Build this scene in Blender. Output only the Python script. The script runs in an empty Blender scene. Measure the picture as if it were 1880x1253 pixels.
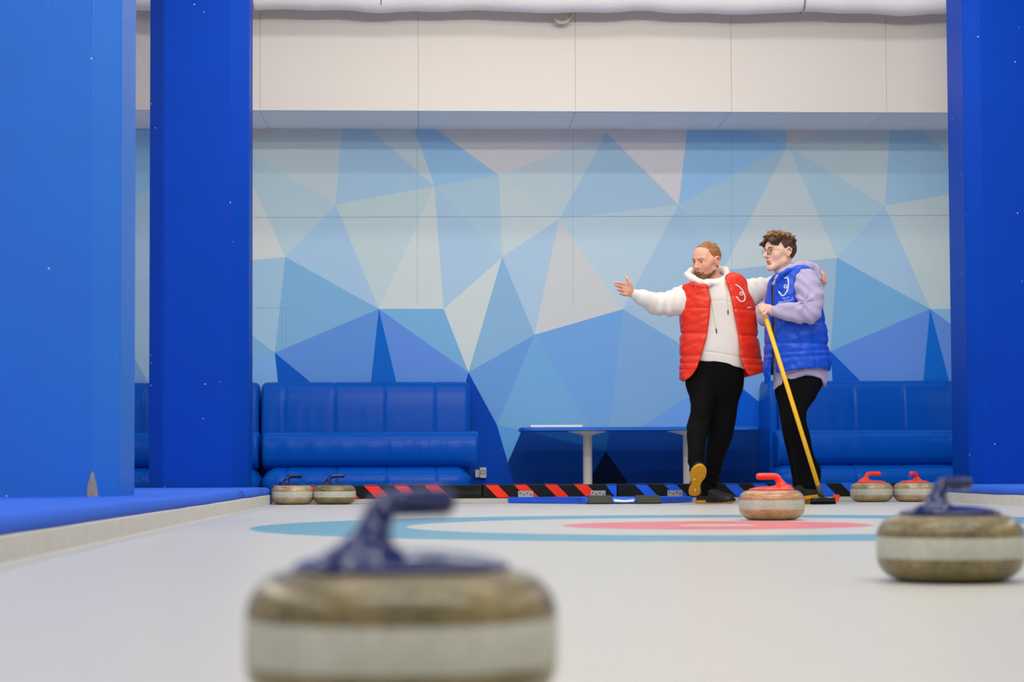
import bpy, bmesh, math, random
import numpy as np
from mathutils import Vector, Matrix
random.seed(7)
RNG = np.random.RandomState(11)
scene = bpy.context.scene
COL = scene.collection

# ------------------------------------------------------------------ camera
F_PX, W_PX, H_PX = 3656.0, 1880.0, 1253.0
CAM_H = 0.217
YAW = math.radians(2.5)
PITCH = math.atan(0.043)
ROLL = 0.0045
PPY = 865.2 - F_PX * math.tan(PITCH)          # principal point row
fh = np.array([math.sin(YAW), math.cos(YAW), 0.0])
rh = np.array([math.cos(YAW), -math.sin(YAW), 0.0])
up = np.array([0, 0, 1.0])
fwd = fh * math.cos(PITCH) + up * math.sin(PITCH)
u0 = np.cross(rh, fwd)
# small counter-clockwise picture roll
rr = rh * math.cos(ROLL) - u0 * math.sin(ROLL)
uu = u0 * math.cos(ROLL) + rh * math.sin(ROLL)
CAM = np.array([0, 0, CAM_H])
cam_d = bpy.data.cameras.new('camera'); cam = bpy.data.objects.new('camera', cam_d); COL.objects.link(cam)
m = Matrix(((rr[0], uu[0], -fwd[0], 0), (rr[1], uu[1], -fwd[1], 0), (rr[2], uu[2], -fwd[2], CAM_H), (0, 0, 0, 1)))
cam.matrix_world = m
cam_d.sensor_width = 36; cam_d.lens = F_PX / W_PX * 36
cam_d.shift_y = (PPY - H_PX / 2) / W_PX
cam_d.clip_end = 200
cam_d.dof.use_dof = True; cam_d.dof.focus_distance = 12.9; cam_d.dof.aperture_fstop = 4.3
scene.camera = cam

def ray(px, py):
    return rr * ((px - W_PX / 2) / F_PX) + uu * (-(py - PPY) / F_PX) + fwd
def at_d(px, py, d):                            # point at distance d straight ahead (horizontal)
    r = ray(px, py); return CAM + r * (d / r.dot(fh))
def at_Y(px, py, Y):
    r = ray(px, py); return CAM + r * (Y / r[1])
def at_Z(px, py, z):
    r = ray(px, py); return CAM + r * ((z - CAM_H) / r[2])

# ------------------------------------------------------------------ materials
def lin(c):
    c = np.array(c[:3], float) / 255
    return tuple(np.where(c <= 0.04045, c / 12.92, ((c + 0.055) / 1.055) ** 2.4)) + (1.0,)
def new_mat(name):
    mt = bpy.data.materials.new(name); mt.use_nodes = True
    nt = mt.node_tree; b = nt.nodes['Principled BSDF']
    return mt, nt, b
def mat(name, rgb, rough=0.5, spec=0.5, metal=0.0, bump=0.0, bscale=200.0, var=0.0, vscale=8.0, coat=0.0, sheen=0.0, stretch=None, sss=0):
    mt, nt, b = new_mat(name)
    c = lin(rgb) if max(rgb) > 1.001 else tuple(rgb) + (1,)
    b.inputs['Base Color'].default_value = c
    b.inputs['Roughness'].default_value = rough
    b.inputs['Specular IOR Level'].default_value = spec
    b.inputs['Metallic'].default_value = metal
    if coat: b.inputs['Coat Weight'].default_value = coat; b.inputs['Coat Roughness'].default_value = 0.1
    if sheen: b.inputs['Sheen Weight'].default_value = sheen
    if sss: b.inputs['Subsurface Weight'].default_value = sss; b.inputs['Subsurface Radius'].default_value = (.01, .004, .002)
    tc = nt.nodes.new('ShaderNodeTexCoord'); vec = tc.outputs['Object']
    if stretch:
        mp = nt.nodes.new('ShaderNodeMapping'); mp.inputs['Scale'].default_value = stretch
        nt.links.new(vec, mp.inputs['Vector']); vec = mp.outputs['Vector']
    if var:
        n = nt.nodes.new('ShaderNodeTexNoise'); n.inputs['Scale'].default_value = vscale; n.inputs['Detail'].default_value = 6
        nt.links.new(vec, n.inputs['Vector'])
        mx = nt.nodes.new('ShaderNodeMix'); mx.data_type = 'RGBA'
        mx.inputs['A'].default_value = tuple(max(0, x * (1 - var)) for x in c[:3]) + (1,)
        mx.inputs['B'].default_value = tuple(min(1, x * (1 + var)) for x in c[:3]) + (1,)
        nt.links.new(n.outputs['Fac'], mx.inputs['Factor']); nt.links.new(mx.outputs['Result'], b.inputs['Base Color'])
    if bump:
        n2 = nt.nodes.new('ShaderNodeTexNoise'); n2.inputs['Scale'].default_value = bscale; n2.inputs['Detail'].default_value = 3
        nt.links.new(vec, n2.inputs['Vector'])
        bp = nt.nodes.new('ShaderNodeBump'); bp.inputs['Strength'].default_value = bump; bp.inputs['Distance'].default_value = 0.004
        nt.links.new(n2.outputs['Fac'], bp.inputs['Height']); nt.links.new(bp.outputs['Normal'], b.inputs['Normal'])
    return mt
def vcol_mat(name, rough=0.5, spec=0.5, bump=0.0, bscale=150, sss=0.0, attr='Col', var=0.0):
    mt, nt, b = new_mat(name)
    a = nt.nodes.new('ShaderNodeAttribute'); a.attribute_name = attr
    nt.links.new(a.outputs['Color'], b.inputs['Base Color'])
    b.inputs['Roughness'].default_value = rough; b.inputs['Specular IOR Level'].default_value = spec
    if sss:
        b.inputs['Subsurface Weight'].default_value = sss; b.inputs['Subsurface Radius'].default_value = (.012, .005, .003)
    if bump:
        tc = nt.nodes.new('ShaderNodeTexCoord')
        n2 = nt.nodes.new('ShaderNodeTexNoise'); n2.inputs['Scale'].default_value = bscale; n2.inputs['Detail'].default_value = 3
        nt.links.new(tc.outputs['Object'], n2.inputs['Vector'])
        bp = nt.nodes.new('ShaderNodeBump'); bp.inputs['Strength'].default_value = bump; bp.inputs['Distance'].default_value = 0.003
        nt.links.new(n2.outputs['Fac'], bp.inputs['Height']); nt.links.new(bp.outputs['Normal'], b.inputs['Normal'])
    return mt

# ------------------------------------------------------------------ object helpers
def link(name, me, mt=None, parent=None, smooth=False):
    o = bpy.data.objects.new(name, me); COL.objects.link(o)
    if mt is not None:
        for q in (mt if isinstance(mt, (list, tuple)) else [mt]): me.materials.append(q)
    if parent is not None: o.parent = parent
    if smooth: me.polygons.foreach_set('use_smooth', [True] * len(me.polygons))
    return o
def tag(o, label, cat, group=None):
    o['label'] = label; o['category'] = cat
    if group: o['group'] = group
    return o
def structure(o):
    o['kind'] = 'structure'; return o
def empty(name, loc, rz=0.0):
    o = bpy.data.objects.new(name, None); COL.objects.link(o); o.location = loc; o.rotation_euler = (0, 0, rz)
    o.empty_display_size = 0.1
    return o
def bm_mesh(bm, name='m'):
    me = bpy.data.meshes.new(name); bm.normal_update(); bm.to_mesh(me); bm.free(); return me
def box(bm, x0, x1, y0, y1, z0, z1, bev=0.0, seg=2, mi=0):
    vs = [bm.verts.new((x, y, z)) for x in (x0, x1) for y in (y0, y1) for z in (z0, z1)]
    fs = [(0, 1, 3, 2), (4, 6, 7, 5), (0, 4, 5, 1), (2, 3, 7, 6), (0, 2, 6, 4), (1, 5, 7, 3)]
    faces = [bm.faces.new([vs[i] for i in f]) for f in fs]
    for f in faces: f.material_index = mi
    if bev:
        es = list({e for f in faces for e in f.edges})
        r = bmesh.ops.bevel(bm, geom=es, offset=bev, segments=seg, profile=0.5, affect='EDGES')
        for f in r['faces']: f.material_index = mi
    return vs
def prism(bm, pts, z0, z1, bev=0, mi=0):        # plan polygon (counter-clockwise) extruded
    n = len(pts)
    lo = [bm.verts.new((p[0], p[1], z0)) for p in pts]; hi = [bm.verts.new((p[0], p[1], z1)) for p in pts]
    fs = [bm.faces.new(lo[::-1]), bm.faces.new(hi)]
    for i in range(n): fs.append(bm.faces.new((lo[i], lo[(i + 1) % n], hi[(i + 1) % n], hi[i])))
    for f in fs: f.material_index = mi
    if bev:
        es = list({e for f in fs for e in f.edges})
        bmesh.ops.bevel(bm, geom=es, offset=bev, segments=3, profile=0.5, affect='EDGES')
def lathe(bm, prof, n=48, c=(0, 0, 0), mi=0):
    rings = []
    for r, z in prof:
        if r < 1e-6: rings.append([bm.verts.new((c[0], c[1], c[2] + z))])
        else: rings.append([bm.verts.new((c[0] + r * math.cos(2 * math.pi * i / n), c[1] + r * math.sin(2 * math.pi * i / n), c[2] + z)) for i in range(n)])
    for a, b in zip(rings[:-1], rings[1:]):
        for i in range(n):
            j = (i + 1) % n
            if len(a) == 1 and len(b) == 1: continue
            if len(a) == 1: f = bm.faces.new((a[0], b[j], b[i]))
            elif len(b) == 1: f = bm.faces.new((a[i], a[j], b[0]))
            else: f = bm.faces.new((a[i], a[j], b[j], b[i]))
            f.material_index = mi; f.smooth = True
def tube(bm, pts, rad, n=8, closed=False, mi=0, flat=None):
    pts = [Vector(p) for p in pts]; N = len(pts); rings = []
    prev = None
    for i, p in enumerate(pts):
        a = pts[(i - 1) % N] if (closed or i > 0) else pts[i]; b = pts[(i + 1) % N] if (closed or i < N - 1) else pts[i]
        t = (b - a).normalized()
        ref = prev if prev is not None else (Vector((0, 0, 1)) if abs(t.z) < .9 else Vector((1, 0, 0)))
        x = (ref - t * ref.dot(t)).normalized(); y = t.cross(x); prev = x
        r = rad[i] if isinstance(rad, (list, tuple)) else rad
        rings.append([bm.verts.new(p + x * (r * math.cos(2 * math.pi * k / n)) + y * (r * math.sin(2 * math.pi * k / n))) for k in range(n)])
    for i in range(N if closed else N - 1):
        A, B = rings[i], rings[(i + 1) % N]
        for k in range(n):
            f = bm.faces.new((A[k], A[(k + 1) % n], B[(k + 1) % n], B[k])); f.smooth = True; f.material_index = mi
    if not closed:
        f = bm.faces.new(rings[0][::-1]); f.material_index = mi
        f = bm.faces.new(rings[-1]); f.material_index = mi
def copy_tree(o, parent=None):
    c = o.copy(); COL.objects.link(c)
    if parent is not None: c.parent = parent
    for ch in list(o.children): copy_tree(ch, c)
    return c

# ------------------------------------------------------------------ implicit surfaces
def pchip(xk, yk, n=160):
    xk = np.asarray(xk, float); yk = np.asarray(yk, float)
    x = np.linspace(xk[0], xk[-1], n)
    h = np.diff(xk); dl = np.diff(yk) / h
    m = np.zeros(len(xk)); m[0] = dl[0]; m[-1] = dl[-1]
    for i in range(1, len(xk) - 1):
        if dl[i - 1] * dl[i] > 0:
            w1 = 2 * h[i] + h[i - 1]; w2 = h[i] + 2 * h[i - 1]
            m[i] = (w1 + w2) / (w1 / dl[i - 1] + w2 / dl[i])
    i = np.clip(np.searchsorted(xk, x) - 1, 0, len(h) - 1)
    t = (x - xk[i]) / h[i]
    y = (2 * t**3 - 3 * t**2 + 1) * yk[i] + (t**3 - 2 * t**2 + t) * h[i] * m[i] + (-2 * t**3 + 3 * t**2) * yk[i + 1] + (t**3 - t**2) * h[i] * m[i + 1]
    return x, y
def smin(a, b, k):
    if k <= 0: return np.minimum(a, b)
    h = np.clip(0.5 + 0.5 * (b - a) / k, 0, 1)
    return b * (1 - h) + a * h - k * h * (1 - h)
def smax(a, b, k): return -smin(-a, -b, k)
class SDF:
    def __init__(self): self.ops = []
    def add(self, fn, c=None, r=None, k=0.01, op='u'):
        self.ops.append((op, fn, None if c is None else np.asarray(c, float), r, k)); return self
    def rc(self, a, b, r1, r2=None, k=0.01, op='u'):
        a = np.asarray(a, float); b = np.asarray(b, float); r2 = r1 if r2 is None else r2
        ba = b - a; L2 = max(ba.dot(ba), 1e-12)
        def fn(P):
            t = np.clip(((P - a) @ ba) / L2, 0, 1)
            q = P - a - t[:, None] * ba
            return np.sqrt((q * q).sum(1)) - (r1 + (r2 - r1) * t)
        return self.add(fn, (a + b) / 2, math.sqrt(L2) / 2 + max(r1, r2), k, op)
    def chain(self, pts, rad, k=0.01, op='u', closed=False):
        n = len(pts)
        for i in range(n if closed else n - 1):
            j = (i + 1) % n
            self.rc(pts[i], pts[j], rad[i] if not np.isscalar(rad) else rad, rad[j] if not np.isscalar(rad) else rad, k, op)
        return self
    def ell(self, c, r, k=0.01, op='u', M=None):
        c = np.asarray(c, float); r = np.asarray(r, float)
        def fn(P):
            q = P - c
            if M is not None: q = q @ M
            q1 = q / r; k0 = np.sqrt((q1 * q1).sum(1)); q2 = q1 / r; k1 = np.sqrt((q2 * q2).sum(1)) + 1e-9
            return k0 * (k0 - 1) / k1
        return self.add(fn, c, float(r.max()), k, op)
    def loft(self, knots, n=2.0, k=0.01, op='u', off=0.0, round_=0.0):
        # knots: (z, xl, xr, yc, b) sorted upward
        kn = np.array(sorted(knots), float)
        z, xl = pchip(kn[:, 0], kn[:, 1]); _, xr = pchip(kn[:, 0], kn[:, 2]); _, yc = pchip(kn[:, 0], kn[:, 3]); _, bb = pchip(kn[:, 0], kn[:, 4])
        z0, z1 = z[0], z[-1]
        def fn(P):
            Z = np.clip(P[:, 2], z0, z1)
            L = np.interp(Z, z, xl); R = np.interp(Z, z, xr); Y = np.interp(Z, z, yc); B = np.interp(Z, z, bb) + off
            a = (R - L) / 2 + off
            u = np.abs(P[:, 0] - (L + R) / 2) / a; v = np.abs(P[:, 1] - Y) / B
            e = (u**n + v**n) ** (1.0 / n)
            d = (e - 1) * np.minimum(a, B)
            dz = np.maximum(z0 - P[:, 2], P[:, 2] - z1)
            return smax(d, dz, 0.02 + round_)
        c = np.array([(xl.min() + xr.max()) / 2, yc.mean(), (z0 + z1) / 2])
        r = np.linalg.norm([(xr.max() - xl.min()) / 2 + off, bb.max() + off + np.ptp(yc), (z1 - z0) / 2])
        return self.add(fn, c, r, k, op)
    def sub(self, other, k=0.01, op='u', c=None, r=None):
        return self.add(lambda P: other(P), c, r, k, op)
    def disp(self, fn): self.ops.append(('d', fn, None, None, 0)); return self
    def __call__(self, P, c=None, R=None):
        d = None
        for op, fn, pc, pr, k in self.ops:
            if op in 'us' and c is not None and pc is not None:
                if np.linalg.norm(pc - c) - pr - R > k + 0.03: continue
            if op == 'd':
                if d is not None: d = d + fn(P, d)
                continue
            if op == 'u':
                v = fn(P); d = v if d is None else smin(d, v, k)
            elif d is None: continue
            elif op == 's': d = smax(d, -fn(P), k)
            elif op == 'i': d = smax(d, fn(P), k)
        return np.full(len(P), 1.0) if d is None else d
    def bounds(self):
        lo = np.min([c - r for op, f, c, r, k in self.ops if op == 'u' and c is not None], 0)
        hi = np.max([c + r for op, f, c, r, k in self.ops if op == 'u' and c is not None], 0)
        return lo, hi
CORN = np.array([(i, j, k) for i in (0, 1) for j in (0, 1) for k in (0, 1)])
EDG = [(a, b) for a in range(8) for b in range(a + 1, 8) if np.abs(CORN[a] - CORN[b]).sum() == 1]
def sdf_mesh(F, h, lo=None, hi=None, name='m', B=24, colour=None, slack=1.7):
    if lo is None: lo, hi = F.bounds()
    lo = np.asarray(lo, float) - 3 * h; hi = np.asarray(hi, float) + 3 * h
    nb = np.maximum(1, np.ceil((hi - lo) / (h * B)).astype(int)); N = nb * B + 2
    I = np.stack(np.meshgrid(*[np.arange(x) for x in nb], indexing='ij'), -1).reshape(-1, 3)
    C = lo + (I + 0.5) * B * h; half = B * h * math.sqrt(3) / 2
    dc = np.concatenate([F(C[i:i + 20000]) for i in range(0, len(C), 20000)])
    act = I[np.abs(dc) < half * slack + 0.01]
    g = np.stack(np.meshgrid(*[np.arange(B + 1)] * 3, indexing='ij'), -1).reshape(-1, 3)
    ids, pos, quads = [], [], []
    lid = lambda q: (q[..., 0] * N[1] + q[..., 1]) * N[2] + q[..., 2]
    for b in act:
        base = b * B
        P = lo + (base + g) * h
        v = F(P, lo + (base + B / 2) * h, half).reshape(B + 1, B + 1, B + 1)
        s = v < 0
        if s.all() or not s.any(): continue
        cs = [s[i:B + i, j:B + j, k:B + k] for i, j, k in CORN]
        cnt = sum(c.astype(np.int8) for c in cs)
        q = np.argwhere((cnt > 0) & (cnt < 8))
        cv = np.stack([v[q[:, 0] + i, q[:, 1] + j, q[:, 2] + k] for i, j, k in CORN], 1)
        acc = np.zeros((len(q), 3)); num = np.zeros(len(q))
        for a, e in EDG:
            mk = (cv[:, a] < 0) != (cv[:, e] < 0)
            t = np.where(mk, cv[:, a] / np.where(mk, cv[:, a] - cv[:, e], 1), 0)
            pt = CORN[a] + t[:, None] * (CORN[e] - CORN[a])
            acc += pt * mk[:, None]; num += mk
        pos.append(lo + (base + q + acc / num[:, None]) * h); ids.append(lid(base + q))
        for ax in range(3):
            o1, o2 = [(1, 2), (2, 0), (0, 1)][ax]
            sl0 = [slice(0, B)] * 3; sl1 = [slice(0, B)] * 3; sl1[ax] = slice(1, B + 1)
            s0 = s[tuple(sl0)]; s1 = s[tuple(sl1)]
            e = np.argwhere(s0 != s1)
            if not len(e): continue
            fl = s0[e[:, 0], e[:, 1], e[:, 2]]
            e = e + base
            d1 = np.zeros(3, int); d1[o1] = 1; d2 = np.zeros(3, int); d2[o2] = 1
            qd = np.stack([lid(e - d1 - d2), lid(e - d2), lid(e), lid(e - d1)], 1)
            qd[~fl] = qd[~fl][:, ::-1]
            quads.append(qd)
    ids = np.concatenate(ids); pos = np.concatenate(pos); quads = np.concatenate(quads)
    order = np.argsort(ids); sid = ids[order]; pos = pos[order]
    loc = np.clip(np.searchsorted(sid, quads), 0, len(sid) - 1)
    ok = (sid[loc] == quads).all(1); loc = loc[ok]
    return np_mesh(pos, loc, name, colour)
def np_mesh(pos, quads, name='m', colour=None):
    me = bpy.data.meshes.new(name); n, q = len(pos), len(quads)
    me.vertices.add(n); me.vertices.foreach_set('co', pos.astype(np.float32).ravel())
    me.loops.add(q * 4); me.loops.foreach_set('vertex_index', quads.astype(np.int32).ravel())
    me.polygons.add(q); me.polygons.foreach_set('loop_start', np.arange(0, q * 4, 4, dtype=np.int32))
    try: me.polygons.foreach_set('loop_total', np.full(q, 4, dtype=np.int32))
    except Exception: pass
    me.update(calc_edges=True); me.validate()
    me.polygons.foreach_set('use_smooth', np.ones(len(me.polygons), dtype=bool))
    if colour is not None:
        co = np.empty(len(me.vertices) * 3, np.float32); me.vertices.foreach_get('co', co)
        c = colour(co.reshape(-1, 3).astype(float))
        at = me.color_attributes.new('Col', 'FLOAT_COLOR', 'POINT')
        at.data.foreach_set('color', np.concatenate([c, np.ones((len(c), 1))], 1).astype(np.float32).ravel())
    return me
def waves(P, seed, scale, n=7, aniso=(1, 1, 1)):
    r = np.random.RandomState(seed); out = np.zeros(len(P)); Q = P * np.asarray(aniso)
    for i in range(n):
        w = r.normal(size=3); w /= np.linalg.norm(w)
        out += np.sin(Q @ w * scale * r.uniform(.6, 1.6) + r.uniform(0, 6.28) + 1.3 * np.sin(Q @ r.normal(size=3) * scale * .35))
    return out / math.sqrt(n)
# ================================================================== the room
XL, XR = -1.03, 3.42                            # edges of the ice sheet
YB = 13.50                                      # end of the ice, the padded barrier
Y_BULK, Y_WALL = 15.15, 15.98
Z_PLAT = 0.117

# --- ice with the painted house
def ice_material():
    mt, nt, b = new_mat('pebbled_ice'); N = nt.nodes.new; L = nt.links.new
    c = at_d(1316, 967.5, 7.86); cx, cy = float(c[0]), float(c[1])
    geo = N('ShaderNodeNewGeometry')
    nz = N('ShaderNodeTexNoise'); nz.inputs['Scale'].default_value = 5.0; nz.inputs['Detail'].default_value = 5
    mp = N('ShaderNodeMapping'); mp.inputs['Scale'].default_value = (1, .35, 1)
    L(geo.outputs['Position'], mp.inputs['Vector']); L(mp.outputs['Vector'], nz.inputs['Vector'])
    sub = N('ShaderNodeVectorMath'); sub.operation = 'SUBTRACT'; sub.inputs[1].default_value = (cx, cy, 0)
    L(geo.outputs['Position'], sub.inputs[0])
    ln = N('ShaderNodeVectorMath'); ln.operation = 'LENGTH'; L(sub.outputs['Vector'], ln.inputs[0])
    w = N('ShaderNodeMath'); w.operation = 'MULTIPLY_ADD'; w.inputs[1].default_value = 0.05; L(nz.outputs['Fac'], w.inputs[0]); L(ln.outputs['Value'], w.inputs[2])
    ramp = N('ShaderNodeValToRGB'); ramp.color_ramp.interpolation = 'LINEAR'
    nm = N('ShaderNodeMath'); nm.operation = 'DIVIDE'; nm.inputs[1].default_value = 2.4; L(w.outputs['Value'], nm.inputs[0]); L(nm.outputs['Value'], ramp.inputs['Fac'])
    ice = lin((197, 195, 186)); red = lin((226, 104, 112)); blue = lin((80, 152, 174))
    o = .025
    stops = [(0, ice), (.14 + o, ice), (.16 + o, red), (.60 + o, red), (.62 + o, ice), (1.21 + o, ice), (1.225 + o, blue), (1.82 + o, blue), (1.835 + o, ice)]
    els = ramp.color_ramp.elements
    while len(els) > 1: els.remove(els[-1])
    els[0].position = 0; els[0].color = ice
    for p, cc in stops[1:]:
        e = els.new(p / 2.4); e.color = cc
    # worn, cloudy paint
    n2 = N('ShaderNodeTexNoise'); n2.inputs['Scale'].default_value = 9.0; n2.inputs['Detail'].default_value = 8
    mp2 = N('ShaderNodeMapping'); mp2.inputs['Scale'].default_value = (.5, 2.2, 1); L(geo.outputs['Position'], mp2.inputs['Vector']); L(mp2.outputs['Vector'], n2.inputs['Vector'])
    mr = N('ShaderNodeMapRange'); mr.inputs['From Min'].default_value = .35; mr.inputs['From Max'].default_value = .7; mr.inputs['To Min'].default_value = 0.0; mr.inputs['To Max'].default_value = .3
    L(n2.outputs['Fac'], mr.inputs['Value'])
    mx = N('ShaderNodeMix'); mx.data_type = 'RGBA'; mx.inputs['B'].default_value = lin((188, 187, 179))
    L(mr.outputs['Result'], mx.inputs['Factor']); L(ramp.outputs['Color'], mx.inputs['A'])
    L(mx.outputs['Result'], b.inputs['Base Color'])
    b.inputs['Roughness'].default_value = 0.35; b.inputs['Specular IOR Level'].default_value = 0.22
    n3 = N('ShaderNodeTexNoise'); n3.inputs['Scale'].default_value = 160; n3.inputs['Detail'].default_value = 2; L(geo.outputs['Position'], n3.inputs['Vector'])
    bp = N('ShaderNodeBump'); bp.inputs['Strength'].default_value = .12; bp.inputs['Distance'].default_value = .002
    L(n3.outputs['Fac'], bp.inputs['Height']); L(bp.outputs['Normal'], b.inputs['Normal'])
    return mt
bm = bmesh.new(); box(bm, XL - .02, XR + .02, -3.0, YB + .1, -.22, 0)
structure(link('floor', bm_mesh(bm), ice_material()))
m_lounge = mat('lounge_floor', (190, 190, 192), .5, var=.1)
bm = bmesh.new(); box(bm, -9, 12, YB + .1, Y_WALL + .2, -.26, -.20)
structure(link('floor.001', bm_mesh(bm), m_lounge))

# --- raised strips beside the sheet: concrete kerb, blue foam mat on top
m_conc = mat('kerb_concrete', (200, 198, 191), .8, .2, bump=.3, bscale=60, var=.10, vscale=14)
m_mat = mat('blue_foam_mat', (52, 102, 214), .7, .12, bump=.15, bscale=90, var=.06, vscale=5)
YE = float(at_Z(497, 927, 0)[1])
for nm, x0, x1 in (('trim_1', -9, XL), ('trim_2', XR, 12)):
    bm = bmesh.new(); box(bm, x0, x1, -3.0, YE if nm == 'trim_1' else YE + .05, -.22, .064, .004)
    structure(link(nm, bm_mesh(bm), m_conc))
def foam(name, x0, x1, y0, y1, inner, label):
    bm = bmesh.new(); nseg = 26
    # plan with a slightly wavy lip over the kerb
    prof = [(0, .0645), (-.004, .085), (.000, .105), (.012, .115), (.03, .1168)]
    far = x0 if inner == x1 else x1; sgn = -1 if inner == x1 else 1
    rows = []
    for i in range(nseg + 1):
        y = y0 + (y1 - y0) * i / nseg
        wob = .006 * math.sin(y * 5.1) + .004 * math.sin(y * 13 + 1); dz = .002 * math.sin(y * 7)
        e = min(i, nseg - i); pin = .012 if e == 0 else 0
        row = [bm.verts.new((inner + sgn * (a + (wob if k < 3 else 0) + pin), y, z + (dz if 0 < k else 0) - (pin * .4 if k > 1 else 0))) for k, (a, z) in enumerate(prof)]
        row.append(bm.verts.new((far, y, .1168))); row.append(bm.verts.new((far, y, .0645)))
        rows.append(row)
    for a, b in zip(rows[:-1], rows[1:]):
        for k in range(len(a)):
            k2 = (k + 1) % len(a)
            f = bm.faces.new((a[k], b[k], b[k2], a[k2]) if sgn < 0 else (a[k], a[k2], b[k2], b[k])); f.smooth = k < 4
    bm.faces.new(rows[0] if sgn > 0 else rows[0][::-1]); bm.faces.new(rows[-1][::-1] if sgn > 0 else rows[-1])
    bmesh.ops.recalc_face_normals(bm, faces=bm.faces)
    return tag(link(name, bm_mesh(bm), m_mat), label, 'foam mat')
ys = float(at_Z(301, 905, .10)[1])
foam('foam_mat', -4.2, XL - .014, -2.5, ys - .004, XL - .014, 'bright blue foam mat on left kerb, the nearer one, under the front blue pillar')
foam('foam_mat', -4.2, XL - .014, ys + .004, YE - .01, XL - .014, 'bright blue foam mat on left kerb, the farther one reaching the barrier')
foam('foam_mat', XR, 6.4, 5.0, YE + .04, XR, 'bright blue foam mat on the right kerb below the right pillar')

# --- pillars with chamfered corners
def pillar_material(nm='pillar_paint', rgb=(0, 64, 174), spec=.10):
    mt, nt, b = new_mat(nm); N = nt.nodes.new; L = nt.links.new
    geo = N('ShaderNodeNewGeometry')
    base = lin(rgb)
    n1 = N('ShaderNodeTexNoise'); n1.inputs['Scale'].default_value = 3; n1.inputs['Detail'].default_value = 4; L(geo.outputs['Position'], n1.inputs['Vector'])
    mx = N('ShaderNodeMix'); mx.data_type = 'RGBA'; mx.inputs['A'].default_value = tuple(x * .93 for x in base[:3]) + (1,); mx.inputs['B'].default_value = tuple(x * 1.06 for x in base[:3]) + (1,)
    L(n1.outputs['Fac'], mx.inputs['Factor'])
    # sparse white paint flecks
    vo = N('ShaderNodeTexVoronoi'); vo.inputs['Scale'].default_value = 11; L(geo.outputs['Position'], vo.inputs['Vector'])
    cmp = N('ShaderNodeMath'); cmp.operation = 'LESS_THAN'; cmp.inputs[1].default_value = .05; L(vo.outputs['Distance'], cmp.inputs[0])
    sep = N('ShaderNodeSeparateColor'); L(vo.outputs['Color'], sep.inputs['Color'])
    c2 = N('ShaderNodeMath'); c2.operation = 'GREATER_THAN'; c2.inputs[1].default_value = .6; L(sep.outputs['Red'], c2.inputs[0])
    mu = N('ShaderNodeMath'); mu.operation = 'MULTIPLY'; L(cmp.outputs['Value'], mu.inputs[0]); L(c2.outputs['Value'], mu.inputs[1])
    mx2 = N('ShaderNodeMix'); mx2.data_type = 'RGBA'; mx2.inputs['B'].default_value = lin((190, 205, 230)); L(mu.outputs['Value'], mx2.inputs['Factor']); L(mx.outputs['Result'], mx2.inputs['A'])
    L(mx2.outputs['Result'], b.inputs['Base Color'])
    b.inputs['Roughness'].default_value = .45; b.inputs['Specular IOR Level'].default_value = spec
    n2 = N('ShaderNodeTexNoise'); n2.inputs['Scale'].default_value = 210; n2.inputs['Detail'].default_value = 3; L(geo.outputs['Position'], n2.inputs['Vector'])
    bp = N('ShaderNodeBump'); bp.inputs['Strength'].default_value = .45; bp.inputs['Distance'].default_value = .004
    L(n2.outputs['Fac'], bp.inputs['Height']); L(bp.outputs['Normal'], b.inputs['Normal'])
    return mt
m_pil = pillar_material(); m_pil_near = pillar_material('pillar_paint_lit', (24, 106, 200), .4)  # near pillar: same paint, its brighter light put into a paler, glossier blue
m_chip = mat('bare_concrete', (150, 143, 132), .9, .2, bump=.6, bscale=70, var=.25, vscale=40)
def pillar(name, x0, x1, y0, y1, c, label):
    pts = [(x0 + c, y0), (x1 - c, y0), (x1, y0 + c), (x1, y1 - c), (x1 - c, y1), (x0 + c, y1), (x0, y1 - c), (x0, y0 + c)]
    bm = bmesh.new(); prism(bm, pts, Z_PLAT, 4.25)
    es = [e for e in bm.edges if abs(e.verts[0].co.z - e.verts[1].co.z) > 1]
    bmesh.ops.bevel(bm, geom=es, offset=.008, segments=3, affect='EDGES')
    o = link(name, bm_mesh(bm), m_pil); o['kind'] = 'structure'; o['label'] = label; o['category'] = 'pillar'
    return o
p1y = float(at_Z(120, 913, Z_PLAT)[1]); p1x = float(at_Y(250, 600, p1y + .55)[0])
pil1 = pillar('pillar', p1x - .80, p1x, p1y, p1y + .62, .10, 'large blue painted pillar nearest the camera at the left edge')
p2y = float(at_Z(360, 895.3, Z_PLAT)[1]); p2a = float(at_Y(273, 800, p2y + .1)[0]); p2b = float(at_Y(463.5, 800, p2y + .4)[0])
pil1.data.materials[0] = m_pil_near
pil2 = pillar('pillar', p2a, p2b, p2y, p2y + .50, .105, 'blue painted pillar beside the left sofas')
p3y = p2y + .0; p3a = float(at_Y(1743.5, 700, p3y + .55)[0])
pil3 = pillar('pillar', p3a, p3a + .72, p3y, p3y + .60, .09, 'blue painted pillar at the right edge')
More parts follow.
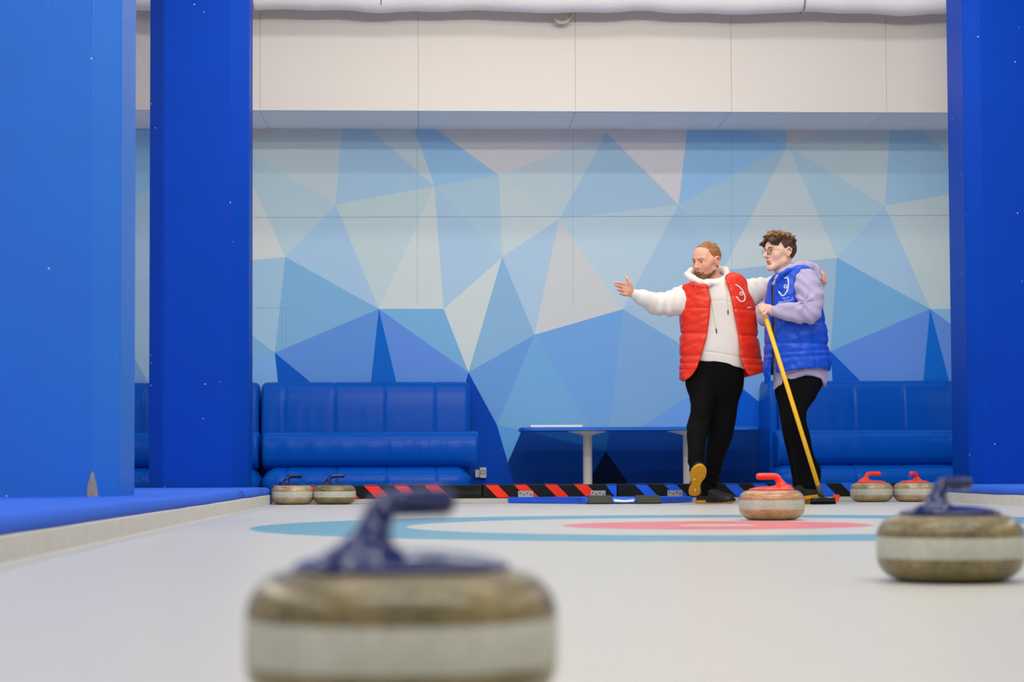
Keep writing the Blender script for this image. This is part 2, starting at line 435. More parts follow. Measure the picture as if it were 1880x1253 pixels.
# chipped plaster at the corner of the near pillar
bm = bmesh.new()
def on_p1(px, py):                              # front face or chamfer of the near pillar
    q = at_Y(px, py, p1y)
    if q[0] <= p1x - .10: return q + np.array([0, -.004, 0])
    r = ray(px, py); n = np.array([1, -1, 0]) / math.sqrt(2); p0 = np.array([p1x - .1, p1y, 0])
    t = (p0 - CAM).dot(n) / r.dot(n); return CAM + r * t + n * .004
xc = 0
e_px = [px for px in np.arange(120, 220, .5) if at_Y(px, 890, p1y)[0] > p1x - .10][0]
outl = [(-9, 914), (-9.5, 902), (-8, 888), (-5, 882), (-3, 871), (0, 865), (2, 870), (3, 880), (6, 886), (7.5, 899), (9.5, 914)]
vs = [bm.verts.new(on_p1(e_px + a, b)) for a, b in outl]
mid = [bm.verts.new(on_p1(e_px, b)) for b in (914, 895, 880)]
bm.faces.new((vs[0], mid[0], mid[1], vs[1])); bm.faces.new((vs[1], mid[1], mid[2], vs[3], vs[2])); bm.faces.new((vs[3], mid[2], vs[5], vs[4]))
bm.faces.new((vs[5], mid[2], vs[7], vs[6])); bm.faces.new((mid[2], mid[1], vs[9], vs[8], vs[7])); bm.faces.new((mid[1], mid[0], vs[10], vs[9]))
bmesh.ops.recalc_face_normals(bm, faces=bm.faces)
r_ = bmesh.ops.extrude_face_region(bm, geom=list(bm.faces))
for v in r_['geom']:
    if isinstance(v, bmesh.types.BMVert): v.co.y += .006
ch = link('chipped_plaster', bm_mesh(bm), m_chip, pil1); ch['label'] = 'bare grey concrete where the paint has chipped off'

# --- mural wall
T = 236.5
V = dict(a=(616, 376), b=(797.5, 342), c=(916, 322), d=(524, 472), e=(695.5, 567.5), f=(814.5, 567.5), g=(922, 472.5), h=(860, 684), i=(1027, 402),
         j=(1114, 244), k=(1246, 376), l=(981.5, 615), m=(1143.5, 568), n=(1446.5, 267.5), o=(1624.5, 378), p=(1536.5, 473.5), q=(1707.5, 567.5),
         r=(504.5, 648), R=(1524.6, 645), v=(1327, 497), s=(912.5, 781), t=(1112, 828), u=(1412, 753))
POLY = [
 ([(464, T), (514, T), (464, 256)], (178, 190, 202)),
 ([(464, 256), (514, T), (627.5, T), 'a', (464, 285)], (172, 198, 212)),
 ([(627.5, T), (678.5, T), 'b', 'a'], (150, 187, 216)),
 ([(678.5, T), (761, T), 'b'], (172, 200, 214)),
 ([(761, T), (798, T), 'c', 'b'], (138, 182, 220)),
 ([(798, T), (1114, T), 'j', 'c'], (192, 204, 216)),
 ([(1114, T), (1261.5, T), 'k', 'j'], (194, 206, 218)),
 (['c', 'j', 'i'], (172, 200, 216)), (['j', 'k', 'i'], (150, 186, 214)),
 (['c', 'i', 'g'], (176, 203, 216)), (['b', 'c', 'g'], (156, 192, 215)),
 (['b', 'g', 'f'], (153, 187, 217)), (['a', 'b', 'e'], (170, 199, 212)), (['b', 'f', 'e'], (182, 206, 216)),
 (['a', 'e', 'd'], (148, 184, 217)), ([(464, 285), 'a', 'd', (464, 342)], (162, 194, 212)),
 ([(464, 342), 'd', (464, 478)], (184, 204, 214)), ([(464, 478), 'd', 'r', (464, 617)], (142, 180, 210)),
 (['d', 'e', 'r'], (112, 162, 204)), ([(464, 617), 'r', (464, 655)], (114, 162, 206)), ([(464, 655), 'r', (512, 720), (464, 720)], (112, 162, 216)),
 (['r', 'e', (679, 720), (592, 720)], (86, 134, 206)), (['r', (592, 720), (512, 720)], (10, 82, 184)),
 (['e', (732, 720), (679, 720)], (10, 92, 188)), (['e', 'h', (850, 720), (732, 720)], (88, 132, 210)), (['e', 'f', 'h'], (108, 162, 206)),
 (['f', 'g', 'h'], (182, 207, 218)), (['g', 'l', 'h'], (124, 166, 204)), (['g', 'i', 'l'], (155, 188, 217)),
 (['i', 'm', 'l'], (182, 200, 211)), (['i', 'k', 'm'], (166, 198, 218)),
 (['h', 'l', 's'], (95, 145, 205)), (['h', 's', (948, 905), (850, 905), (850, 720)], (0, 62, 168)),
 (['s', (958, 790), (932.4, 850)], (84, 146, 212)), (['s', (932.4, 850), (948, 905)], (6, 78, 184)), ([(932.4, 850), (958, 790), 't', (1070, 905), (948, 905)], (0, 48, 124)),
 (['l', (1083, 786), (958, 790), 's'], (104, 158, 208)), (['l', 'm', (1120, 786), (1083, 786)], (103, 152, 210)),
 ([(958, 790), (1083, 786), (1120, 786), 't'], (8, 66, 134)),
 (['t', (1165, 905), (1070, 905)], (0, 14, 42)), ([(1120, 786), (1260, 786), (1165, 905), 't'], (0, 48, 124)), ([(1260, 786), (1420, 786), (1420, 905), (1165, 905)], (0, 46, 120)),  # under-table pieces, here and just above: table's shade put into the blues
 (['m', (1262, 640), (1300, 706), (1172, 786), (1120, 786)], (112, 157, 204)),
 ([(1172, 786), (1300, 706), (1338, 693), (1338, 786)], (98, 148, 220)),
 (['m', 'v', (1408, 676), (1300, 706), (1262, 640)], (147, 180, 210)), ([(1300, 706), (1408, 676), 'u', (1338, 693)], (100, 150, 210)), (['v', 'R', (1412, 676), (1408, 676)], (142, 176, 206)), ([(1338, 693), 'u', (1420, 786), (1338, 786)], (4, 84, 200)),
 (['k', 'v', 'm'], (150, 184, 214)), (['k', 'n', 'v'], (152, 188, 214)), ([(1261.5, T), (1365, T), 'n', 'k'], (136, 182, 222)), ([(1365, T), (1442.5, T), 'n'], (150, 190, 216)),
 ([(1442.5, T), (1521, T), 'n'], (190, 202, 212)), ([(1521, T), (1634, T), 'o', 'n'], (172, 200, 214)), (['n', 'p', 'v'], (176, 202, 216)), (['n', 'o', 'p'], (156, 192, 214)),
 ([(1634, T), (1689, T), (1752, 292), (1752, 356), 'o'], (146, 186, 216)), ([(1689, T), (1752, T), (1752, 292)], (168, 198, 212)),
 (['o', (1752, 356), (1752, 567.5), 'q'], (174, 202, 214)), (['o', 'q', 'p'], (148, 184, 217)), (['p', 'q', 'R'], (106, 160, 206)),
 (['v', 'p', 'R'], (142, 176, 206)), (['R', (1408, 676), 'u', (1420, 786), (1530, 720)], (104, 156, 208)),
 (['R', 'q', (1693, 720), (1600, 720)], (86, 132, 212)), (['R', (1600, 720), (1530, 720)], (10, 84, 190)), (['q', (1748, 720), (1693, 720)], (10, 98, 198)),
 (['q', (1752, 567.5), (1752, 600)], (122, 172, 212)), (['q', (1752, 600), (1752, 720), (1748, 720)], (88, 134, 212)),
]
GAIN = (1.42, 1.34, 1.18)
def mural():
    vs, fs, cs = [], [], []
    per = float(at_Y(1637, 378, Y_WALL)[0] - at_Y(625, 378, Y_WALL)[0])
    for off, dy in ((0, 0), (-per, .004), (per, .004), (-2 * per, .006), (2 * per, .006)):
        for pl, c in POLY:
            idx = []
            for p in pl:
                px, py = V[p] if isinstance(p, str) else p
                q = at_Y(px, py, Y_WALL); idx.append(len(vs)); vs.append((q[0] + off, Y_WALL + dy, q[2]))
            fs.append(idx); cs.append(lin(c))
    n0 = len(vs)
    for q in ((-9, -.25), (12, -.25), (12, 4.3), (-9, 4.3)): vs.append((q[0], Y_WALL + .01, q[1]))
    fs.append([n0, n0 + 1, n0 + 2, n0 + 3]); cs.append(lin((12, 88, 198)))
    # fine board joints
    def line(p0, p1, w=.0022):
        a = at_Y(*p0, Y_WALL - .0006); b = at_Y(*p1, Y_WALL - .0006)
        d = (b - a) / np.linalg.norm(b - a); n = np.array([-d[2], 0, d[0]]) * w
        k = len(vs); vs.extend([tuple(a - n), tuple(b - n), tuple(b + n), tuple(a + n)]); fs.append([k, k + 1, k + 2, k + 3]); cs.append(lin((118, 148, 176)))
    line((466, 399.5), (1740, 396)); line((466, 566), (525, 566)); line((517.5, 566), (517.5, 640)); line((524.5, 562), (524.5, 646), .0015)
    for x in (768, 1054, 1345): line((x - 2, 238), (x - 2, 560), .0010)
    me = bpy.data.meshes.new('mural'); me.from_pydata(vs, [], fs); me.update()
    bmx = bmesh.new(); bmx.from_mesh(me)
    for f in bmx.faces:
        if f.normal.y > 0: f.normal_flip()
    bmx.to_mesh(me); bmx.free()
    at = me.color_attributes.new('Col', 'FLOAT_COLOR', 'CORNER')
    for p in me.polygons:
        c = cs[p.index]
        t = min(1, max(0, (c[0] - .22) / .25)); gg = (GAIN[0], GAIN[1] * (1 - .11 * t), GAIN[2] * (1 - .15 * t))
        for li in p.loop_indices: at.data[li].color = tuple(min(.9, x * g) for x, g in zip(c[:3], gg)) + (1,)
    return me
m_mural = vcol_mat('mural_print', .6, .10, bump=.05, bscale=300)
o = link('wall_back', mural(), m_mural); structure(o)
# solid wall behind the print
bm = bmesh.new(); box(bm, -9, 12, Y_WALL + .012, Y_WALL + .2, -.26, 4.3)
structure(link('wall_back_core', bm_mesh(bm), mat('wall_core', (200, 200, 200), .8)))

# --- white bulkhead panels above the mural
m_bulk = mat('white_panel', (214, 206, 193), .38, .4, bump=.02, bscale=20)
zb = float(at_Y(1050, 203.5, Y_BULK)[2])
bm = bmesh.new()
xj = [float(at_Y(px, 203, Y_BULK)[0]) for px in (768, 1054, 1343, 1628)]
st = (xj[-1] - xj[0]) / 3
edges = [xj[0] + st * i for i in range(-6, 10)]
for a, b in zip(edges[:-1], edges[1:]): box(bm, a + .0012, b - .0012, Y_BULK, Y_WALL + .005, zb, 4.3, .0012, 1)
box(bm, edges[0], edges[-1], Y_BULK + .006, Y_WALL + .004, zb + .004, 4.3)
structure(link('wall_bulkhead', bm_mesh(bm), m_bulk))
bm = bmesh.new()
for a, b in zip(edges[:-1], edges[1:]): box(bm, a + .002, b - .002, Y_BULK + .021, Y_WALL - .001, zb - .005, zb - .0005)
structure(link('ceiling_soffit', bm_mesh(bm), mat('soffit_board', (246, 244, 238), .6, .2)))
# thin bright edge trim under the panels
bm = bmesh.new(); box(bm, edges[0], edges[-1], Y_BULK - .004, Y_BULK + .02, zb - .006, zb + .004, .002, 1)
structure(link('trim_3', bm_mesh(bm), mat('edge_trim', (205, 210, 212), .4)))

# --- ceiling and the sides of the hall
m_ceil = mat('ceiling_paint', (226, 224, 220), .8, .2)
bm = bmesh.new(); box(bm, -9, 12, -3, Y_WALL + .2, 4.3, 4.4)
structure(link('ceiling', bm_mesh(bm), m_ceil))
m_side = mat('hall_side_paint', (214, 214, 214), .7, .3)
for nm, b in (('wall_left', (-9.1, -9, -3, 16.2)), ('wall_right', (12, 12.1, -3, 16.2)), ('wall_front', (-9, 12, -3.1, -3))):
    bm = bmesh.new(); box(bm, b[0], b[1], b[2], b[3], -.26, 4.3); structure(link(nm, bm_mesh(bm), m_side))

# --- lagged pipe under the ceiling with its hangers, and a coil of cable
m_lag = mat('pipe_lagging', (236, 232, 224), .6, .3, bump=.5, bscale=16, stretch=(1, 3, 3))
Yp = Y_BULK - .26; zp = float(at_Y(1050, 22, Yp)[2]); rp = .115
pipe = empty('insulated_pipe', (1.5, Yp, zp + rp))
tag(pipe, 'white lagged pipe running along the top of the white wall', 'pipe')
bm = bmesh.new()
pts = [(x, .008 * math.sin(x * 3.1), .006 * math.sin(x * 4.7 + 1) + .004 * math.sin(x * 11)) for x in np.arange(-9.5, 9.6, .12)]
rad = [rp + .004 * math.sin(i * 1.7) + .003 * math.sin(i * .6) for i in range(len(pts))]
tube(bm, pts, rad, 24)
link('lagging', bm_mesh(bm), m_lag, pipe)
m_zinc = mat('galvanised', (170, 170, 165), .4, metal=.8)
for px in (466, 700, 1473, 1738):
    x = float(at_Y(px, 10, Yp)[0]) - 1.5
    bm = bmesh.new(); tube(bm, [(x, -rp * 1.02 * math.cos(t), rp * 1.02 * math.sin(t)) for t in np.linspace(0, 6.283, 25)[:-1]], .007, 6, True)
    tube(bm, [(x, 0, rp), (x, 0, 4.3 - zp - rp)], .006, 6)
    link('hanger', bm_mesh(bm), m_zinc, pipe)
cc = at_Y(1032, 24, Y_BULK - .10)
bm = bmesh.new()
for k in range(4):
    r = .074 - k * .006
    tube(bm, [((r + .004 * math.sin(3 * t + k)) * math.cos(t), (k - 1.5) * .009 + .006 * math.sin(t), r * math.sin(t) * 1.15) for t in np.linspace(0, 6.283, 30)[:-1]], .0045, 6, True)
tube(bm, [(0, 0, .06), (0, .0, .25), (.02, .03, 4.28 - cc[2])], .0045, 6)
o = link('cable_coil', bm_mesh(bm), mat('beige_cable', (206, 196, 168), .5)); o.location = tuple(cc)
tag(o, 'coil of beige cable hanging below the white pipe', 'cable')
# ================================================================== furniture
m_leather = mat('blue_leather', (0, 80, 180), .24, .13, bump=.10, bscale=240, var=.05, vscale=6)
m_base = mat('sofa_base', (0, 50, 150), .5)
def swept(x0, x1, y0, y1, z0, z1, seams=(), n_exp=3.2, endr=.05, pinch=.02, belly=0.0, wr=0.0, lean=0.0, nx=140, nr=40, seed=0, crease=False):
    """upholstered roll along x: superellipse section, rounded ends, pinched seams"""
    rnd = np.random.RandomState(seed); ph = rnd.uniform(0, 6, 8)
    bm = bmesh.new(); rows = []
    yc, zc, a, b = (y0 + y1) / 2, (z0 + z1) / 2, (y1 - y0) / 2, (z1 - z0) / 2
    xs = list(np.linspace(x0, x1, nx))
    for e in (x0, x1):
        for t in np.linspace(0, 1, 9): xs.append(e + (1 - math.cos(t * math.pi / 2)) * endr * (1 if e == x0 else -1))
    for sx in seams:
        for dx in (-.03, -.016, -.008, -.004, 0, .004, .008, .016, .03): xs.append(sx + dx)
    xs = sorted(x for x in set(np.round(xs, 5)) if x0 - 1e-6 <= x <= x1 + 1e-6)
    for x in xs:
        e = min(x - x0, x1 - x); inset = 0.0
        if e < endr: inset = endr * (1 - math.sqrt(max(0, 1 - (1 - e / endr) ** 2)))
        for sx in seams: inset += pinch * .5 * math.exp(-(abs(x - sx) / .010) ** 1.2)
        row = []
        for k in range(nr):
            t = 2 * math.pi * k / nr; c, s = math.cos(t), math.sin(t)
            u = math.copysign(abs(c) ** (2 / n_exp), c); v = math.copysign(abs(s) ** (2 / n_exp), s)
            aa = max(a - inset, a * .25); bb = max(b - inset, b * .35)
            y = yc + u * aa; z = zc + v * bb
            if belly: y -= belly * math.cos(v * math.pi / 2) * (1 if u < 0 else 0)
            if wr and u < 0:
                y -= wr * (math.sin(x * 31 + ph[0] + 2 * math.sin(z * 18 + ph[1])) + .6 * math.sin(x * 57 + ph[2] - z * 30)) * (1 - abs(v)) * .6
            if crease and u < 0:
                f_ = (x - x0) / (x1 - x0)
                for ci, cx_ in enumerate((.60, .66, .705, .735, .775, .82, .86, .93)): y -= .0045 * math.exp(-((f_ - cx_ - .018 * v * ((ci % 3) - .4)) / .0055) ** 2) * max(0, 1 - (v / .8) ** 2)
            y += lean * (z - z0)
            row.append(bm.verts.new((x, y, z)))
        rows.append(row)
    for A, B in zip(rows[:-1], rows[1:]):
        for k in range(nr):
            f = bm.faces.new((A[k], B[k], B[(k + 1) % nr], A[(k + 1) % nr])); f.smooth = True
    bm.faces.new(rows[0]); bm.faces.new(rows[-1][::-1])
    bmesh.ops.recalc_face_normals(bm, faces=bm.faces)
    return bm_mesh(bm)
def X(px, Y, py=800): return float(at_Y(px, py, Y)[0])
def Z(px, py, Y): return float(at_Y(px, py, Y)[2])
def sofa(px0, px1, seams_px, label, pxb1=None, seed=0, endpanel=None):
    Ys, Yb, Yk = 14.98, 15.22, 15.55
    cx = X((px0 + px1) / 2, Yk)
    root = empty('leather_sofa', (cx, 15.5, -.2)); tag(root, label, 'sofa', 'blue leather sofas along the mural wall')
    def put(nm, me, mt=m_leather):
        me.transform(Matrix.Translation((-cx, -15.5, .2))); return link(nm, me, mt, root)
    ztop = Z(660, 700, Yk); zb1 = Z(660, 791.5, Yb); zs1 = Z(660, 858, Ys)
    sm = [X(s, Yk) for s in seams_px]
    put('backrest', swept(X(px0, Yk), X(px1, Yk), Yk, Y_WALL - .10, .10, ztop, sm, 5, .045, .012, lean=.06, seed=seed, wr=.002))
    put('bolster_cushion', swept(X(px0 + 3, Yb), X((pxb1 or px1) , Yb), Yb, Yb + .30, zs1 - .02, zb1, (), 3.4, .03, .0, belly=.02, wr=.0028, seed=seed + 1, crease=True))
    put('seat', swept(X(px0, Ys), X(px1 + 2, Ys), Ys, Yk + .05, .02, zs1, [X(s + 3, Ys) for s in seams_px], 2.6, .12, .016, seed=seed + 2, wr=.002))
    bm = bmesh.new(); box(bm, X(px0 + 4, Ys), X(px1 - 8, Ys), Ys + .12, Y_WALL - .05, -.2, .05, .01); put('base', bm_mesh(bm), m_base)
    if endpanel:
        put('side_panel', swept(X(endpanel[0], Yk), X(endpanel[1], Yk), Yk - .10, Y_WALL - .02, -.15, ztop + .005, (), 5, .02, 0, seed=9, nx=12))
    return root
sofa(140, 474, (190, 262, 330, 400), 'blue leather sofa half hidden behind the two left pillars', seed=3)
sofa(478, 863, (521, 613, 705, 798), 'long blue leather sofa right of the second pillar, fully in view', pxb1=879, seed=13)
sofa(1424, 1900, (1480, 1571, 1663, 1755, 1845), 'blue leather sofa behind the person in the blue vest', seed=23, endpanel=(1409, 1424))

# --- table under the mural
Yt = 15.02
xt0, xt1 = X(958, Yt), X(1396, Yt); zt = Z(1150, 784.5, Yt)
tb = empty('lounge_table', ((xt0 + xt1) / 2, Yt + .33, -.2)); tag(tb, 'long blue topped table on two white columns under the mural', 'table')
ox, oy = (xt0 + xt1) / 2, Yt + .33
bm = bmesh.new(); hw = (xt1 - xt0) / 2; pl = []
for sx, sy in ((1, -1), (1, 1), (-1, 1), (-1, -1)):
    for t in np.linspace(0, math.pi / 2, 7):
        a = {(1, -1): -math.pi / 2, (1, 1): 0, (-1, 1): math.pi / 2, (-1, -1): math.pi}[(sx, sy)] + t
        pl.append((sx * (hw - .1) + .1 * math.cos(a), sy * .24 + .1 * math.sin(a)))
prism(bm, pl, zt + .2 - .024, zt + .2, .003)
link('tabletop', bm_mesh(bm), mat('table_blue', (12, 104, 210), .35), tb)
m_white = mat('white_powder_coat', (206, 201, 192), .4)
for px in (1078.5, 1262):
    x = X(px, Yt + .33) - ox
    bm = bmesh.new(); zz = zt + .2 - .024
    lathe(bm, [(0, 0), (.21, 0), (.21, .012), (.06, .03), (.036, .05), (.036, zz - .035), (.07, zz - .024), (.15, zz - .006), (.155, zz), (0, zz)], 40, (x, 0, 0))
    link('leg', bm_mesh(bm), m_white, tb)
bm = bmesh.new(); a = X(973, Yt + .15); b = X(1068, Yt + .15)
box(bm, -(b - a) / 2, (b - a) / 2, -.10, .10, 0, .018, .004)
o = link('white_folder', bm_mesh(bm), mat('white_card', (238, 236, 232), .5)); o.location = ((a + b) / 2, Yt + .15, zt)
tag(o, 'thin white folder lying flat on the blue table', 'folder')

# --- double wall socket by the sofa end
p = at_Y(882, 868.5, Y_WALL); sk = empty('wall_socket', (p[0], Y_WALL, p[2])); tag(sk, 'white double socket on the wall at the sofa end', 'socket')
bm = bmesh.new(); box(bm, -.006, .046, -.05, 0, -.042, .042, .004); link('housing', bm_mesh(bm), m_white, sk)
bm = bmesh.new(); box(bm, -.044, -.006, -.035, 0, -.038, .024, .004); link('junction_box', bm_mesh(bm), m_white, sk)
bm = bmesh.new()
tube(bm, [(.02 + .016 * math.cos(t), -.051, .004 + .016 * math.sin(t)) for t in np.linspace(0, 6.283, 21)[:-1]], .003, 6, True)
lathe(bm, [(0, 0), (.004, 0), (.004, .003), (0, .003)], 10, (-.028, -.037, 0)) if False else None; link('outlet', bm_mesh(bm), mat('socket_grey', (120, 120, 118), .5), sk)

# ================================================================== padded barrier at the end of the ice
m_pad = mat('black_vinyl', (9, 10, 10), .5, .22, bump=.25, bscale=50)
m_red = mat('red_tape', (246, 52, 26), .5, .2); m_blt = mat('blue_tape', (14, 92, 222), .5, .25)
m_grey = mat('grey_ice_edge', (186, 184, 178), .7, .3, var=.1, vscale=12, bump=.2, bscale=40)
bm = bmesh.new(); box(bm, XL, XR, YB + .004, YB + .1, 0, .033, .004)
structure(link('trim_4', bm_mesh(bm), m_grey))
pz0, pz1 = .0335, .124
def barrier(px0, px1, stripes, mt, label, marks=False):
    x0, x1 = X(px0, YB, 905), X(px1, YB, 905); cx = (x0 + x1) / 2
    root = empty('padded_barrier', (cx, YB, pz0)); tag(root, label, 'barrier', 'striped padded barriers')
    bm = bmesh.new(); box(bm, x0 - cx + .001, x1 - cx - .001, 0, .16, 0, pz1 - pz0, .005, 3)
    for v in bm.verts: v.co.z += .0015 * math.sin(v.co.x * 9) ; v.co.y += .001 * math.sin(v.co.x * 13)
    link('pad', bm_mesh(bm), m_pad, root)
    for s in stripes:
        a, b, cut = s if len(s) == 3 else (s[0], s[1], 0)
        bm = bmesh.new(); xa, xb = X(a, YB, 892) - cx, X(b, YB, 892) - cx; hgt = pz1 - pz0; lean = .088
        lo, hi = x0 - cx + .004, x1 - cx - .004
        def q(x, t): return min(max(x + lean * t, lo), hi)
        path = [(-.0018 + .05, hgt + .0014, 0)] + [(-.0018 + .01, hgt + .0014, 0.0)] + [(-.0018 + .01 * (1 - math.sin(t)), hgt - .01 + .0114 * math.cos(t), .02 * t) for t in (.5, 1.0, 1.5)]
        ys = [(.05, hgt + .0015, 0), (.010, hgt + .0015, 0), (.003, hgt - .002, .03), (-.0016, hgt - .011, .12), (-.0016, hgt * .5, .52), (-.0016, .012 if not cut else hgt * .15, .88 if not cut else .8), (.0, .003, 1.0)]
        if cut: ys = ys[:-1]
        rowsv = []
        for k, (y, z, t) in enumerate(ys):
            wr_ = 0 if not cut else (xb - xa) * (.75 * t)
            rowsv.append((bm.verts.new((q(xa, t), y, z)), bm.verts.new((q(xb - wr_, t), y, z))))
        for A, B in zip(rowsv[:-1], rowsv[1:]):
            if (A[0].co - A[1].co).length < .002: continue
            bm.faces.new((A[0], B[0], B[1], A[1]))
        if not bm.faces: bm.free(); continue
        bmesh.ops.recalc_face_normals(bm, faces=bm.faces)
        bmesh.ops.solidify(bm, geom=list(bm.faces), thickness=-.0008)
        link('tape_stripe', bm_mesh(bm), mt, root)
    if marks:
        bm = bmesh.new(); rnd = random.Random(4); x = X(820, YB, 905) - cx; xe = X(884, YB, 905) - cx
        while x < xe:
            hh = rnd.choice((.016, .02, .024)); w = rnd.uniform(.006, .011)
            sh = rnd.randrange(4); z0 = .028
            box(bm, x, x + .002, -.0016, .0, z0, z0 + hh)
            if sh in (0, 2): box(bm, x + .002, x + w, -.0016, 0, z0 + hh - .0025, z0 + hh)
            if sh in (0, 1): box(bm, x + .002, x + w, -.0016, 0, z0, z0 + .0025)
            if sh in (2, 3): box(bm, x + w - .002, x + w, -.0016, 0, z0, z0 + hh)
            x += w + .006
        link('faded_lettering', bm_mesh(bm), mat('faded_print', (46, 48, 48), .6), root)
    return root
barrier(500, 885.5, [(500, 524), (555, 580), (610, 636), (667, 693.5), (722.5, 747), (778.5, 804)], m_red, 'left padded barrier behind the blue handled stones, red and black stripes', True)
barrier(886, 1133, [(890, 913), (943, 966), (999.5, 1022), (1053.5, 1077), ], m_red, 'middle padded barrier with red stripes in front of the table leg')
bb = barrier(1133.5, 1745, [(1164, 1186), (1218, 1240), (1273, 1297), (1329, 1353), (1380.5, 1405), (1436, 1458), (1490, 1514), (1543, 1566), (1598, 1622), (1652, 1676), (1706, 1730)], m_blt, 'right padded barrier with blue and black stripes behind the two people')
# torn first blue stripe on the middle pad
mid = [o for o in COL.objects if o.name.startswith('padded_barrier') and 'middle' in o['label']][0]
cxm = mid.location.x; bm = bmesh.new(); hgt = pz1 - pz0
pts = [(1113, 892), (1132.2, 892), (1132.2, 907), (1130.5, 913.5), (1124, 907), (1119, 900)]
vs = [bm.verts.new((X(a, YB, 905) - cxm, -.0018, Z(a, b, YB) - pz0 if b > 893 else hgt - .008)) for a, b in pts]
f = bm.faces.new(vs); bm.normal_update()
if f.normal.y > 0: f.normal_flip()
top = [bm.verts.new((X(a, YB, 905) - cxm, .03, hgt + .0016)) for a in (1113, 1132.2)]
bm.faces.new((vs[0], vs[1], top[1], top[0])); bmesh.ops.solidify(bm, geom=list(bm.faces), thickness=.0008)
ts = link('tape_stripe', bm_mesh(bm), m_blt, mid); ts['label'] = 'torn blue tape'

# --- starting block: blue board, two black rubber feet, white handle, three steel brackets
hk = empty('curling_hack', tuple(at_Z(1110, 927, 0))); hk.location.z = 0; hx, hy = hk.location.x, hk.location.y
tag(hk, 'blue starting board with two black rubber footholds on the ice in front of the barrier', 'foothold board')
def HP(px, Y): return (X(px, Y, 925) - hx, Y - hy)
yb_, yf = YB - .03, YB - .62
bm = bmesh.new()
prism(bm, [HP(1062, yf + .12), HP(1075, yf), HP(1205, yf), HP(1216, yf + .12), HP(1272, yb_ - .06), HP(1268, yb_), HP(934, yb_), HP(932, yb_ - .06)], .002, .041, .013)
link('board', bm_mesh(bm), mat('blue_foam_board', (8, 88, 222), .5, bump=.1, bscale=80), hk, True)
m_rub = mat('worn_black_rubber', (62, 62, 56), .7, .3, bump=.3, bscale=70, var=.25, vscale=20)
for a, b in ((1079, 1123), (1168, 1211)):
    bm = bmesh.new(); xa, _ = HP(a, yf); xb, _ = HP(b, yf); y0 = yf - hy - .055
    sec = [(0, .0), (-.012, .008), (0, .016), (.03, .022), (.05, .05), (.10, .056), (.16, .05), (.17, .037), (.053, .037), (.052, 0)]
    L_ = [bm.verts.new((xa, y0 + y, z)) for y, z in sec]; R_ = [bm.verts.new((xb, y0 + y, z)) for y, z in sec]
    for k in range(len(sec)):
        k2 = (k + 1) % len(sec); bm.faces.new((L_[k], R_[k], R_[k2], L_[k2]))
    bm.faces.new(L_[::-1]); bm.faces.new(R_)
    bmesh.ops.recalc_face_normals(bm, faces=bm.faces)
    bmesh.ops.bevel(bm, geom=list(bm.edges), offset=.003, segments=2, affect='EDGES')
    link('foothold', bm_mesh(bm), m_rub, hk)
bm = bmesh.new(); x0_, _ = HP(1129, yf); x1_, _ = HP(1162, yf); yy = yf - hy - .012
tube(bm, [(x0_, yy + .02, .02), (x0_, yy, .02), (x0_ + .012, yy - .012, .02), ((x0_ + x1_) / 2, yy - .014, .0175), (x1_ - .012, yy - .012, .02), (x1_, yy, .02), (x1_, yy + .02, .02)], [.012, .012, .009, .007, .009, .012, .012], 10)
link('carry_handle', bm_mesh(bm), mat('white_plastic', (236, 238, 240), .35), hk)
m_screw = mat('screw_dark', (60, 60, 58), .4, metal=.5)
for px in (965, 1098, 1239):
    bm = bmesh.new(); x, _ = HP(px, YB); x0 = x - .048; x1 = x + .048; y = YB - hy
    prism(bm, [(0, 0), (1, 0), (1, 1), (0, 1)], 0, 1); bm.clear()
    sec = [(-.07, .0365), (-.0022, .0365), (-.0022, .081), (-.0062, .081), (-.0062, .0405), (-.07, .0405)]
    A_ = [bm.verts.new((x0 - .003, y + a, z)) for a, z in sec]; B_ = [bm.verts.new((x1 + .003, y + a, z)) for a, z in sec]
    for k in range(6): bm.faces.new((A_[k], A_[(k + 1) % 6], B_[(k + 1) % 6], B_[k]))
    bm.faces.new(A_[::-1]); bm.faces.new(B_); bmesh.ops.recalc_face_normals(bm, faces=bm.faces)
    br = link('steel_bracket', bm_mesh(bm), mat('bracket_steel', (176, 172, 162), .35, metal=.6), hk)
    for k in range(4):
        bm = bmesh.new(); xx = x0 + .012 + k * .024; zz = .066 if k % 2 == 0 else .056
        tube(bm, [(xx, y - .009, zz), (xx, y - .006, zz)], .005, 8)
        link('screw', bm_mesh(bm), m_screw, br)

# ================================================================== curling stones
def granite(name, light, dark, fleck, rough, coat):
    mt, nt, b = new_mat(name); N = nt.nodes.new; L = nt.links.new
    tc = N('ShaderNodeTexCoord')
    n1 = N('ShaderNodeTexNoise'); n1.inputs['Scale'].default_value = 150; n1.inputs['Detail'].default_value = 6; n1.inputs['Roughness'].default_value = .75
    n2 = N('ShaderNodeTexNoise'); n2.inputs['Scale'].default_value = 16; n2.inputs['Detail'].default_value = 3
    for n in (n1, n2): L(tc.outputs['Object'], n.inputs['Vector'])
    ad = N('ShaderNodeMath'); ad.operation = 'MULTIPLY_ADD'; ad.inputs[1].default_value = .40; L(n2.outputs['Fac'], ad.inputs[0]); L(n1.outputs['Fac'], ad.inputs[2])
    rp_ = N('ShaderNodeValToRGB'); e = rp_.color_ramp.elements; e[0].position = .52; e[0].color = lin(dark); e[1].position = .86; e[1].color = lin(light)
    x = e.new(.93); x.color = lin(fleck)
    L(ad.outputs['Value'], rp_.inputs['Fac']); L(rp_.outputs['Color'], b.inputs['Base Color'])
    b.inputs['Roughness'].default_value = rough; b.inputs['Coat Weight'].default_value = coat; b.inputs['Coat Roughness'].default_value = .12
    return mt
